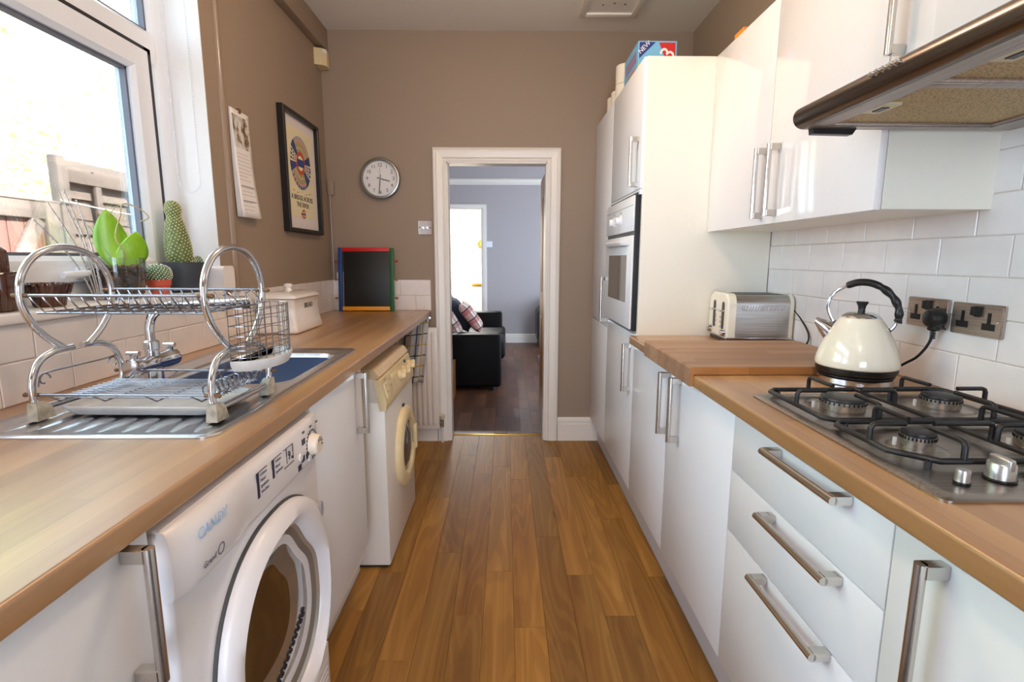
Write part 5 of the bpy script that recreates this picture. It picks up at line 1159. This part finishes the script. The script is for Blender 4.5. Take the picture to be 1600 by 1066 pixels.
G().tube(smooth_path(st, 6), 0.0020, 6).obj('dry_flower_stem', DRY, t, smooth=60)
G().tube(smooth_path([st[4], Vector(lb) + cam_side * 0.002 + Vector((0, 0, 0.190)), Vector(lb) + cam_side * -0.016 + Vector((0, 0, 0.165))], 5), 0.0013, 6).obj('dry_flower_stem', DRY, t, smooth=60)
# silver glitter twigs
t = thing('decorative_twigs', 'silver glitter twigs fanning up behind the orchid pot', 'decoration', (ox - 0.015, oy - 0.062, SZ))
TWIG = mat('glitter_twig', (196, 192, 190), 0.35, 0.5, grain=0.4, gscale=600)
rnd = random.Random(4)
tb = Vector((-1.245, 1.590, SZ + 0.001))
for k, (du, h) in enumerate(((-0.165, 0.225), (-0.125, 0.275), (-0.100, 0.325), (-0.082, 0.315), (-0.050, 0.290), (-0.042, 0.235))):
    tip = tb + Vector((0.004 * k, du * 1.1, h)); mid = tb.lerp(tip, 0.5) + Vector((0, 0.018, 0.006))
    b0_ = tb + Vector((0.002 * k, 0.004 * k - 0.01, 0.0)); P_ = smooth_path([b0_, mid, tip], 8)
    g = G(); g.tube(P_, 0.002, 6, radii=[0.0024 - 0.0014 * i / len(P_) for i in range(len(P_))]); tw = g.obj('twig', TWIG, t)
    g = G()
    for i in range(26):
        p = P_[rnd.randrange(3, len(P_))] + Vector((rnd.uniform(-1, 1), rnd.uniform(-1, 1), rnd.uniform(-1, 1))) * 0.0035; g.ball(p, rnd.uniform(0.0012, 0.0024), 1)
    stuff(g.obj('glitter', TWIG, tw, smooth=0))
# small round cactus
TERRA = mat('terracotta_plastic', (206, 92, 66), 0.45); SPINE = mat('white_spine', (232, 232, 220), 0.6); CACT = mat('cactus_green', (84, 120, 74), 0.6, grain=0.15)
def cactus_body(parent, c, prof, name, nrib, spn, rs, m=CACT, lean=(0, 0), sp_m=None):
    c = Vector(c); prof = smooth_path([(r, h, 0) for r, h in prof], 4)
    g = G(); g.rings([[c + Vector((p.x * (1 + 0.05 * math.cos(nrib * a)) * math.cos(a) + lean[0] * p.y, p.x * (1 + 0.05 * math.cos(nrib * a)) * math.sin(a) + lean[1] * p.y, p.y)) for a in [2 * PI * k / 36 for k in range(36)]] for p in prof]); b = g.obj(name, m, parent, smooth=60)
    g = G(); hs = prof[-1].y
    for i in range(spn):
        h = prof[0].y + (hs - prof[0].y) * ((i + 0.5) / spn); 
        q = min(range(len(prof)), key=lambda j: abs(prof[j].y - h)); r = prof[q].x * 1.03; a = i * 2.39996 + 0.4
        g.ball(c + Vector((r * math.cos(a) + lean[0] * h, r * math.sin(a) + lean[1] * h, h)), rs, 1)
    stuff(g.obj('spine_cluster', sp_m or SPINE, b, smooth=60)); return b
cx_, cy_ = -1.196, 1.800
t = thing('cactus_plant', 'small globe cactus in a terracotta coloured pot between the orchid and the charcoal pot', 'potted plant', (cx_, cy_, SZ))
g = G(); g.lathe((cx_, cy_, SZ), [(0.026, 0.0), (0.028, 0.003), (0.033, 0.032), (0.036, 0.034), (0.0385, 0.054), (0.0365, 0.054), (0.034, 0.047), (0.001, 0.046)], 32); g.obj('pot', TERRA, t)
cactus_body(t, (cx_, cy_, SZ + 0.047), [(0.024, 0.0), (0.036, 0.008), (0.040, 0.026), (0.034, 0.046), (0.016, 0.057), (0.002, 0.059)], 'cactus', 16, 210, 0.0028)
# tall cactus
cx_, cy_ = -1.215, 1.985
t = thing('cactus_plant', 'tall knobbly cactus with small offsets in a charcoal grey pot on the sill', 'potted plant', (cx_, cy_, SZ))
g = G(); g.lathe((cx_, cy_, SZ), [(0.048, 0.0), (0.054, 0.003), (0.066, 0.030), (0.073, 0.070), (0.074, 0.112), (0.070, 0.112), (0.069, 0.102), (0.001, 0.100)], 44); g.obj('pot', mat('charcoal_pot', (58, 62, 70), 0.5), t)
g = G(); rnd = random.Random(3)
for k in range(46): g.ball((cx_ + rnd.uniform(-0.046, 0.046), cy_ + rnd.uniform(-0.046, 0.046), SZ + 0.104), rnd.uniform(0.006, 0.013), 1, (1, 1, 0.6))
stuff(g.obj('gravel', mat('pale_gravel', (196, 182, 166), 0.8, grain=0.2), t, smooth=0))
SP2 = mat('cream_spine', (216, 206, 160), 0.6)
cactus_body(t, (cx_ - 0.006, cy_ - 0.012, SZ + 0.100), [(0.030, 0.0), (0.040, 0.025), (0.042, 0.065), (0.038, 0.100), (0.033, 0.130), (0.029, 0.155), (0.023, 0.172), (0.0225, 0.182), (0.0255, 0.200), (0.024, 0.215), (0.016, 0.230), (0.003, 0.235)], 'cactus', 13, 420, 0.0030, mat('cactus_olive_green', (108, 124, 70), 0.6, grain=0.2), (-0.02, -0.05), SP2)
for dx_, dy_, r in ((0.020, 0.018, 0.014), (0.030, 0.038, 0.016), (0.012, 0.034, 0.012)): cactus_body(t, (cx_ + dx_, cy_ + dy_, SZ + 0.104), [(r * 0.7, 0.0), (r, r * 0.6), (r * 0.95, r * 1.2), (r * 0.5, r * 1.8), (r * 0.05, r * 2)], 'cactus_offset', 10, 60, 0.0022)
# brown ceramic cactus pots
BROWNC = mat('brown_glazed_ceramic', (78, 42, 26), 0.15, coat=0.7, grain=0.2, gscale=30)
cx_, cy_ = -1.225, 1.225
t = thing('ceramic_planter', 'brown glazed ribbed planter with a cactus-shaped stem, before the small brown dish', 'planter', (cx_, cy_, SZ))
g = G(); g.rings([[(cx_ + r * (1 + 0.04 * math.cos(28 * a)) * math.cos(a), cy_ + r * (1 + 0.04 * math.cos(28 * a)) * math.sin(a), SZ + h) for a in [2 * PI * k / 112 for k in range(112)]] for r, h in ((0.050, 0.0), (0.060, 0.004), (0.069, 0.050), (0.071, 0.088), (0.068, 0.094), (0.060, 0.088), (0.02, 0.086))]); g.obj('ribbed_pot', BROWNC, t, smooth=60)
sx_, sy_ = cx_ + 0.016, cy_ + 0.030
g = G(); g.rings([[(sx_ - 0.03 * (h) + r * (1 + 0.09 * math.cos(11 * a)) * math.cos(a), sy_ - 0.06 * h + r * (1 + 0.09 * math.cos(11 * a)) * math.sin(a), SZ + 0.084 + h) for a in [2 * PI * k / 66 for k in range(66)]] for r, h in ((0.017, 0.0), (0.019, 0.020), (0.021, 0.045), (0.020, 0.060), (0.013, 0.068), (0.003, 0.070))]); g.obj('cactus_stem', BROWNC, t, smooth=60)
cx_, cy_ = -1.205, 1.375
t = thing('ceramic_dish', 'small brown woven-look ceramic dish beside the brown planter', 'dish', (cx_, cy_, SZ))
g = G(); g.rings([[(cx_ + r * (1 + 0.05 * math.cos(24 * a + h * 260)) * math.cos(a), cy_ + r * (1 + 0.05 * math.cos(24 * a + h * 260)) * math.sin(a), SZ + h) for a in [2 * PI * k / 96 for k in range(96)]] for r, h in ((0.030, 0.0), (0.033, 0.003), (0.036, 0.020), (0.045, 0.036), (0.050, 0.052), (0.053, 0.058), (0.050, 0.062), (0.045, 0.056), (0.036, 0.034), (0.02, 0.020))]); g.obj('dish_body', BROWNC, t, smooth=60)

# ------------------------------------------------------------------ garden beyond the window
struct(G().box(-14, -1.6, -6, 16, -0.40, -0.20).obj('ground', mat('garden_ground', (150, 140, 110), 0.9, grain=0.3, gscale=3), smooth=0), 'garden ground beyond the window')
FX = -3.55
t = thing('fence_panel', 'weathered wooden garden fence with wide boards and upright battens beyond the window', 'fence', (FX, 5.5, -0.2))
for i, y in enumerate((4.22, 5.95, 7.7)): G().box(FX - 0.02, FX + 0.055, y, y + 0.10, -0.21, 2.05, 0.004).obj('post', FENCEW, t)
z = 0.0; rnd = random.Random(8); i = 0
while z < 1.98:
    h = 0.145
    for (ya, yb) in ((4.30, 5.98), (6.02, 8.6)):
        x = FX - 0.03 - 0.012 * (i % 2) - rnd.uniform(0, 0.004)
        g = G(); g.prism([(x - 0.022, z), (x + 0.010, z), (x - 0.004, z + h + 0.022), (x - 0.018, z + h + 0.022)], 'y', ya, yb); g.obj('board', FENCEW, t, smooth=0)
    z += h; i += 1
for y in (4.62, 5.05, 5.40): G().box(FX + 0.000, FX + 0.030, y, y + 0.065, -0.1, 1.98, 0.003).obj('batten', FENCEW, t)
for z in (1.86, 1.30): G().box(FX - 0.01, FX + 0.035, 4.25, 8.5, z, z + 0.10, 0.003).obj('rail', FENCEW, t)
t = thing('garden_gate', 'low wooden garden gate with top rail, diagonal brace and reddish boards', 'gate', (FX + 0.1, 3.6, -0.2))
for k in range(13):
    y = 2.42 + k * 0.135; G().box(FX + 0.005, FX + 0.025, y, y + 0.128, -0.05, 1.58, 0.003).obj('board', FENCER, t)
G().box(FX + 0.025, FX + 0.060, 2.40, 4.18, 1.545, 1.672, 0.004).obj('top_rail', FENCEW, t); G().box(FX + 0.025, FX + 0.060, 2.40, 4.18, 0.10, 0.22, 0.004).obj('bottom_rail', FENCEW, t)
G().box(FX + 0.022, FX + 0.066, 2.40, 4.20, 1.672, 1.684, 0.003).obj('cap_strip', FENCEW, t)
G().box(FX + 0.026, FX + 0.064, 4.06, 4.19, -0.1, 1.69, 0.004).obj('gate_post', FENCEW, t)
a = Vector((FX + 0.043, 3.2, 0.22)); b = Vector((FX + 0.043, 4.0, 1.54)); dv = (b - a).normalized()
G().obox((a + b) / 2, dv, Vector((1, 0, 0)), dv.cross(Vector((1, 0, 0))), (b - a).length / 2, 0.016, 0.055, 0.003).obj('diagonal_brace', FENCEW, t)
t = thing('clothes_line', 'pale washing line sagging along the fence boards', 'line', (FX + 0.1, 5.0, 1.7))
G().tube([(FX + 0.075, 4.2 + k * 0.12, 1.70 - 0.06 * math.sin(PI * k / 20)) for k in range(21)], 0.006, 6).obj('rope', WHITE, t, smooth=60)
def tree(label, x, y, h, r, cols, n, seed):
    t = thing('garden_tree', label, 'tree', (x, y, -0.2)); rnd = random.Random(seed)
    G().tube(smooth_path([(x, y, -0.21), (x + 0.1, y + 0.05, h * 0.3), (x - 0.05, y, h * 0.7)], 4), 0.12, 8, radii=[0.14 - 0.01 * i for i in range(9)]).obj('trunk', mat('bark', (110, 90, 74), 0.9, grain=0.3), t)
    for j, (m, frac) in enumerate(cols):
        V, F = [], []
        for k in range(int(n * frac)):
            u = Vector((rnd.gauss(0, 1), rnd.gauss(0, 1), rnd.gauss(0, 1))).normalized(); rr_ = r * rnd.uniform(0.45, 1.0) * (1 + 0.25 * noise.noise(u * 2.2 + Vector((seed, 0, 0))))
            p = Vector((x, y, h * 0.62)) + Vector((u.x * rr_, u.y * rr_, u.z * rr_ * 0.95)); s_ = rnd.uniform(0.020, 0.042) * r
            a1 = Vector((rnd.gauss(0, 1), rnd.gauss(0, 1), rnd.gauss(0, 1))).normalized(); a2 = a1.orthogonal().normalized()
            i0 = len(V); V += [p - a1 * s_, p + a2 * s_ * 0.45, p + a1 * s_, p - a2 * s_ * 0.45]; F.append((i0, i0 + 1, i0 + 2, i0 + 3))
        me = bpy.data.meshes.new('foliage'); me.from_pydata([tuple(v) for v in V], [], F); me.materials.append(m)
        o = bpy.data.objects.new('foliage', me); COL.objects.link(o); attach(o, t); o['kind'] = 'stuff'
def leafm(name, rgb):
    q = NT(name); q.b.inputs['Base Color'].default_value = s2l(rgb); q.b.inputs['Roughness'].default_value = 0.5; MATS[name] = q.m
    q.link(q.ramp(q.noise(q.coords(), 1.5), [(0.3, tuple(int(c * 0.88) for c in rgb)), (0.7, rgb)]), q.b.inputs['Base Color'])
    tl = q.add('ShaderNodeBsdfTranslucent'); tl.inputs[0].default_value = s2l(rgb); ms = q.add('ShaderNodeMixShader'); ms.inputs[0].default_value = 0.5
    q.link(q.b.outputs[0], ms.inputs[1]); q.link(tl.outputs[0], ms.inputs[2]); q.link(ms.outputs[0], q.n['Material Output'].inputs['Surface'])
    return q.m
LG, LY, LP = leafm('leaf_pale_green', (204, 230, 160)), leafm('leaf_yellow', (250, 240, 158)), leafm('leaf_cream', (252, 252, 236))
tree('tall pale green tree behind the fence panel', -7.4, 14.6, 7.0, 3.2, ((LP, 0.5), (LG, 0.5)), 9000, 1)
tree('yellow-leaved tree behind the garden gate', -5.6, 5.0, 3.2, 1.35, ((LY, 0.6), (LP, 0.4)), 11000, 2)
tree('large pale tree filling the top of the window', -11.0, 6.6, 8.6, 4.0, ((LP, 0.55), (LG, 0.45)), 15000, 3)
struct(G().box(-1.66, -1.5, 3.0, 3.001, -0.2, -0.19).obj('path', mat('garden_ground', (150, 140, 110), 0.9), smooth=0), 'garden path edge') if False else None

# ------------------------------------------------------------------ lounge and hall beyond the doorway
LX0, LX1, LY1, LZC = -1.15, 2.45, 7.70, 2.40
fl2 = struct(G().box(-1.4, 2.6, 3.552, 10.6, -0.12, -0.0055).obj('floor', SUBF), 'walnut plank floor of the lounge and hall')
planks(fl2, -0.75, 0.75, 3.575, 7.75, 0.095, 0.0, LOUNGEF, (0.28, 0.42), 9)
struct(G().box(-1.4, 2.6, 3.55, 10.6, 2.62, 2.72).obj('ceiling', CEILW, smooth=0), 'ceiling of the lounge and hall')
g = G(); x0, x1 = -1.30, LX0
g.box(x0, x1, 3.55, 4.55, -0.1, 2.62); g.box(x0, x1, 6.45, 10.6, -0.1, 2.62); g.box(x0, x1, 4.55, 6.45, -0.1, 0.92); g.box(x0, x1, 4.55, 6.45, 2.28, 2.62)
struct(g.obj('wall_lounge_left', GREYWALL, smooth=0), 'grey lounge wall with a window above the sofa')
w2 = shell('window_2', 'white lounge window above the sofa', (-1.25, 5.5, 0.92))
def frame2(y0, y1, z0, z1):
    g = G(); w = 0.06
    g.rings_loop([[(-1.27, cy_ + sy * a, cz_ + sz_ * a) if j in (0, 3) else (-1.21, cy_ + sy * a, cz_ + sz_ * a) for j, a in enumerate((0, 0, w, w))] for (sy, sz_, cy_, cz_) in ((1, 1, y0, z0), (-1, 1, y1, z0), (-1, -1, y1, z1), (1, -1, y0, z1))])
    g.obj('frame', UPVC, w2, smooth=0); G().box(-1.243, -1.237, y0 + w, y1 - w, z0 + w, z1 - w).obj('pane', GLASS, w2, smooth=0)
frame2(4.55, 5.48, 0.92, 2.28); frame2(5.48, 6.45, 0.92, 2.28)
g = G(); x0, x1 = LX1, 2.6
g.box(x0, x1, 3.55, 5.4, -0.1, 2.62); g.box(x0, x1, 7.2, 10.6, -0.1, 2.62); g.box(x0, x1, 5.4, 7.2, -0.1, 0.5); g.box(x0, x1, 5.4, 7.2, 1.7, 2.62)
struct(g.obj('wall_lounge_right', GREYWALL, smooth=0), 'grey lounge wall with a bay opening')
HDX0, HDX1, HDZ = -1.02, -0.350, 1.963
g = G(); g.box(-1.3, HDX0, LY1, LY1 + 0.12, -0.1, 2.62); g.box(HDX1, 2.6, LY1, LY1 + 0.12, -0.1, 2.62); g.box(HDX0, HDX1, LY1, LY1 + 0.12, HDZ, 2.62)
struct(g.obj('wall_lounge_far', GREYWALL, smooth=0), 'grey lounge wall with the hall doorway')
g = G(); g.prism([(LY1, 2.40), (LY1 - 0.012, 2.395), (LY1 - 0.030, 2.375), (LY1 - 0.022, 2.345), (LY1 - 0.030, 2.320), (LY1 - 0.010, 2.305), (LY1, 2.305)], 'x', -1.15, LX1)
struct(g.obj('trim_10', TRIMW, smooth=20), 'white picture rail along the grey lounge wall')
skirting('baseboard_lounge', 'tall white baseboard under the grey lounge wall', (HDX1 + 0.07, LY1, 0), (LX1, LY1, 0), 0.135, (0, -1, 0))
d2 = shell('trim_11', 'white door frame between the lounge and the hall', (-0.6, LY1, 0))
archi(d2, HDX0, HDX1, HDZ, 0.070, LY1 + 0.001, TRIMW)
G().box(HDX1 - 0.012, HDX1 + 0.01, LY1 - 0.005, LY1 + 0.125, 0, HDZ).obj('jamb_lining', TRIMW, d2, smooth=0)
HALLW = mat('hall_white', (240, 238, 230), 0.6)
struct(G().box(-1.4, 0.0, 10.5, 10.6, -0.1, 2.62).obj('wall_hall_far', HALLW, smooth=0), 'white hall end wall'); struct(G().box(-0.02, 0.10, 7.82, 10.5, -0.1, 2.62).obj('wall_hall_right', HALLW, smooth=0), 'white hall side wall')
struct(G().box(-1.1495, -1.145, 7.82, 10.5, -0.0, 2.62).obj('wall_hall_left', HALLW, smooth=0), 'white hall wall beside the radiator')
d3 = shell('door_1', 'white panelled front door with brass letter plate at the end of the hall', (-0.55, 10.48, 0))
G().box(-0.93, -0.12, 10.455, 10.498, 0.005, 2.0, 0.003).obj('door_leaf', TRIMW, d3)
for a in ((-0.84, -0.56, 0.9, 1.85), (-0.48, -0.21, 0.9, 1.85), (-0.84, -0.56, 0.12, 0.62), (-0.48, -0.21, 0.12, 0.62)):
    G().box(a[0], a[1], 10.446, 10.458, a[2], a[3], 0.006).obj('raised_panel', TRIMW, d3)
G().box(-0.68, -0.42, 10.440, 10.456, 0.70, 0.765, 0.003).obj('letter_plate', mat('brass_plate', (176, 138, 66), 0.3, 1.0), d3)
t = thing('hall_radiator', 'white hall radiator just inside the hall doorway', 'radiator', (-1.1, 9.0, 0.1))
G().box(-1.135, -1.09, 8.4, 9.6, 0.12, 0.74, 0.006).obj('panel', RADW, t)
for i in range(16): G().box(-1.0915, -1.082, 8.45 + i * 0.07, 8.49 + i * 0.07, 0.16, 0.70, 0.004).obj('flute', RADW, t)
t = thing('hall_picture', 'narrow dark-framed picture on the hall wall', 'picture', (-1.14, 8.9, 1.5))
G().box(-1.1445, -1.125, 8.75, 9.1, 1.25, 1.72, 0.003).obj('frame', mat('black_frame', (20, 18, 17), 0.35), t); G().box(-1.126, -1.1235, 8.78, 9.07, 1.28, 1.69).obj('picture_sheet', GREYWALL, t, smooth=0)
t = thing('hanging_ornament', 'orange and yellow flower ornament hanging in the hall', 'ornament', (-0.39, 8.6, 1.5))
for k in range(6):
    a = PI * k / 3; G().ball((-0.395 + 0.045 * math.cos(a), 8.6, 1.49 + 0.045 * math.sin(a)), 0.034, 2, (1, 0.4, 1)).obj('petal', mat('orange_petal', (240, 150, 50), 0.5), t)
G().ball((-0.395, 8.585, 1.49), 0.03, 2, (1, 0.6, 1)).obj('flower_centre', mat('yellow_centre', (250, 220, 90), 0.5), t)
G().tube([(-0.395, 8.6, 1.54), (-0.395, 8.6, 2.62)], 0.002, 5).obj('string', WHITE, t)
t = thing('light_switch', 'plain white light switch on the grey lounge wall', 'light switch', (-0.24, LY1, 1.46))
G().box(-0.280, -0.195, LY1 - 0.010, LY1 - 0.0005, 1.42, 1.505, 0.003).obj('switch_plate', UPVC, t); G().box(-0.246, -0.230, LY1 - 0.014, LY1 - 0.009, 1.45, 1.475, 0.002).obj('rocker', UPVC, t)
# open pine door
d4 = shell('door_2', 'pine door standing open into the lounge', (0.28, 3.56, 0))
d4x = 0.279
G().box(d4x, d4x + 0.036, 3.575, 4.225, 0.008, 1.855, 0.002).obj('door_leaf', DOORWOOD, d4)
for z0, z1 in ((0.25, 0.80), (1.0, 1.70)):
    for y0, y1 in ((3.66, 3.86), (3.94, 4.14)): G().box(d4x - 0.0035, d4x + 0.002, y0, y1, z0, z1, 0.003).obj('raised_panel', DOORWOOD, d4)
g = G(); g.box(d4x + 0.008, d4x + 0.028, 4.2245, 4.2265, 0.93, 1.07, 0.0008); g.obj('latch_plate', CHROME, d4)
for z in (0.25, 1.60): G().box(d4x - 0.004, d4x + 0.001, 3.553, 3.580, z, z + 0.09, 0.001).obj('hinge', GASKET, d4)
# sofa, cushions
t = thing('leather_sofa', 'black leather sofa side-on in the lounge doorway', 'sofa', (-0.5, 5.6, 0))
def pad(x0, x1, y0, y1, z0, z1, b, name, parent=None): return G().box(x0, x1, y0, y1, z0, z1, b, 4).obj(name, LEATHER, parent or t, smooth=50)
pad(-0.98, -0.045, 4.79, 5.02, 0.035, 0.545, 0.035, 'arm'); pad(-0.98, -0.045, 6.32, 6.55, 0.035, 0.600, 0.035, 'arm')
pad(-1.02, -0.84, 4.80, 6.54, 0.04, 0.82, 0.05, 'backrest'); pad(-0.90, -0.07, 5.01, 6.33, 0.04, 0.28, 0.02, 'seat_base')
pad(-0.86, -0.005, 5.022, 5.67, 0.26, 0.44, 0.05, 'seat_cushion'); pad(-0.86, -0.005, 5.672, 6.318, 0.26, 0.44, 0.05, 'seat_cushion')
pad(-0.92, -0.70, 5.03, 5.67, 0.40, 0.80, 0.06, 'back_cushion'); pad(-0.92, -0.70, 5.675, 6.31, 0.40, 0.80, 0.06, 'back_cushion')
for x in (-0.93, -0.12):
    for y in (4.84, 6.50): G().cyl((x, y, 0.0), (x, y, 0.04), 0.025, 12).obj('foot', BLACK, t)
def tartan(name, a, b, c):
    q = NT(name); v = q.coords((1, 1, 1)); sp_ = q.add('ShaderNodeSeparateXYZ'); uvm = q.add('ShaderNodeUVMap'); q.link(uvm.outputs[0], sp_.inputs[0])
    def st_(sock, per, w, ph):
        m = q.add('ShaderNodeMath', operation='MULTIPLY_ADD'); q.link(sock, m.inputs[0]); m.inputs[1].default_value = per; m.inputs[2].default_value = ph
        f = q.add('ShaderNodeMath', operation='FRACT'); q.link(m.outputs[0], f.inputs[0]); l = q.add('ShaderNodeMath', operation='LESS_THAN'); q.link(f.outputs[0], l.inputs[0]); l.inputs[1].default_value = w; return l.outputs[0]
    col = s2l(a)
    for i in (0, 1):
        m1 = q.add('ShaderNodeMath', operation='MULTIPLY'); q.link(st_(sp_.outputs[i], 3, 0.42, 0.1), m1.inputs[0]); m1.inputs[1].default_value = 0.6; col = q.mix(m1.outputs[0], col, s2l(b))
        col = q.mix(st_(sp_.outputs[i], 3, 0.10, 0.75), col, s2l(c))
    q.link(col, q.b.inputs['Base Color']); q.b.inputs['Roughness'].default_value = 0.9; return q.m
def cushion(label, c, n_, w, m, thick=0.075, roll=0.0):
    t = thing('cushion', label, 'cushion', c, 'cushions on the black sofa'); n_ = Vector(n_).normalized(); a = Vector((0, 1, 0)); a = (a - n_ * a.dot(n_)).normalized(); b = n_.cross(a)
    a, b = a * math.cos(roll) + b * math.sin(roll), b * math.cos(roll) - a * math.sin(roll); c = Vector(c)
    g = G(); uvl = g.bm.loops.layers.uv.new('UVMap'); N = 14
    def pt(i, j, s): 
        u, v = -1 + 2 * i / N, -1 + 2 * j / N; e = ((1 - u ** 4) * (1 - v ** 4)) ** 0.6; pin = 1 - 0.08 * (1 - (u * v) ** 2) * (abs(u) ** 8 + abs(v) ** 8) / 1.0
        return c + (a * u + b * v) * w * pin + n_ * thick * e * s
    for s in (1, -1):
        V = [[g.bm.verts.new(pt(i, j, s)) for j in range(N + 1)] for i in range(N + 1)]
        for i in range(N):
            for j in range(N):
                f = g.bm.faces.new((V[i][j], V[i + 1][j], V[i + 1][j + 1], V[i][j + 1]))
                for l, (ii, jj) in zip(f.loops, ((i, j), (i + 1, j), (i + 1, j + 1), (i, j + 1))): l[uvl].uv = (ii / N, jj / N)
    bmesh.ops.remove_doubles(g.bm, verts=g.bm.verts[:], dist=1e-5)
    g.obj('cover', m, t, smooth=80); return t
TAR = tartan('red_tartan', (206, 196, 184), (150, 40, 44), (40, 38, 50)); TAR2 = tartan('grey_tartan', (190, 178, 166), (120, 60, 54), (30, 28, 30))
cushion('red and cream tartan cushion leaning against a dark blue one on the sofa', (-0.370, 5.50, 0.640), (0.80, -0.05, 0.60), 0.185, TAR, 0.055)
cushion('dark blue cushion behind the tartan one on the sofa', (-0.500, 5.62, 0.655), (0.85, 0.0, 0.52), 0.205, mat('navy_denim', (40, 46, 62), 0.9, grain=0.1, gscale=300), 0.065)
cushion('grey tartan cushion by the nearest sofa arm', (-0.560, 5.18, 0.610), (0.85, -0.1, 0.50), 0.175, TAR2, 0.065)
cushion('pale denim cushion at the top of the sofa back', (-0.640, 5.95, 0.72), (0.9, 0.0, 0.4), 0.19, mat('pale_denim', (96, 118, 160), 0.9, grain=0.1, gscale=300), 0.06)
t = thing('magazine_rack', 'low wooden frame on the lounge floor beside the sofa arm', 'rack', (-0.49, 4.60, 0))
for x in (-0.535, -0.485): G().box(x, x + 0.018, 4.50, 4.70, 0.0, 0.33, 0.003).obj('side', DOORWOOD, t)
G().box(-0.520, -0.482, 4.50, 4.70, 0.06, 0.078, 0.002).obj('shelf', DOORWOOD, t)
t = thing('shag_rug', 'small grey-blue rug on the lounge floor just past the pine door', 'rug', (0.9, 6.0, 0))
RUG = mat('grey_blue_pile', (132, 136, 156), 0.95, grain=0.3, gscale=60, bump=0.6)
g = G(); g.sheet(lambda u, v: (0.405 + u * 1.0, 5.15 + v * 1.45, 0.012 + 0.008 * noise.noise((u * 40, v * 50, 0))), 40, 50); g.obj('pile', RUG, t, smooth=80, solid=0.012)
t = thing('dark_cabinet', 'black low cabinet with a slanted top edge against the far grey wall', 'cabinet', (0.8, 7.4, 0))
DARKC = mat('black_gloss_cabinet', (18, 17, 17), 0.25)
g = G(); g.prism([(0.440, 0.13), (0.440, 0.505), (0.600, 0.690), (1.2, 0.690), (1.2, 0.13)][::-1], 'y', 7.20, 7.66); g.obj('body', DARKC, t, smooth=0)
G().box(0.470, 1.17, 7.23, 7.64, 0.0, 0.131, 0.002).obj('dark_wood_base', mat('dark_brown_base', (58, 38, 26), 0.4), t)
for z in (0.22,): G().box(0.455, 1.19, 7.192, 7.201, z - 0.05, z, 0.001).obj('drawer_front', DARKC, t)
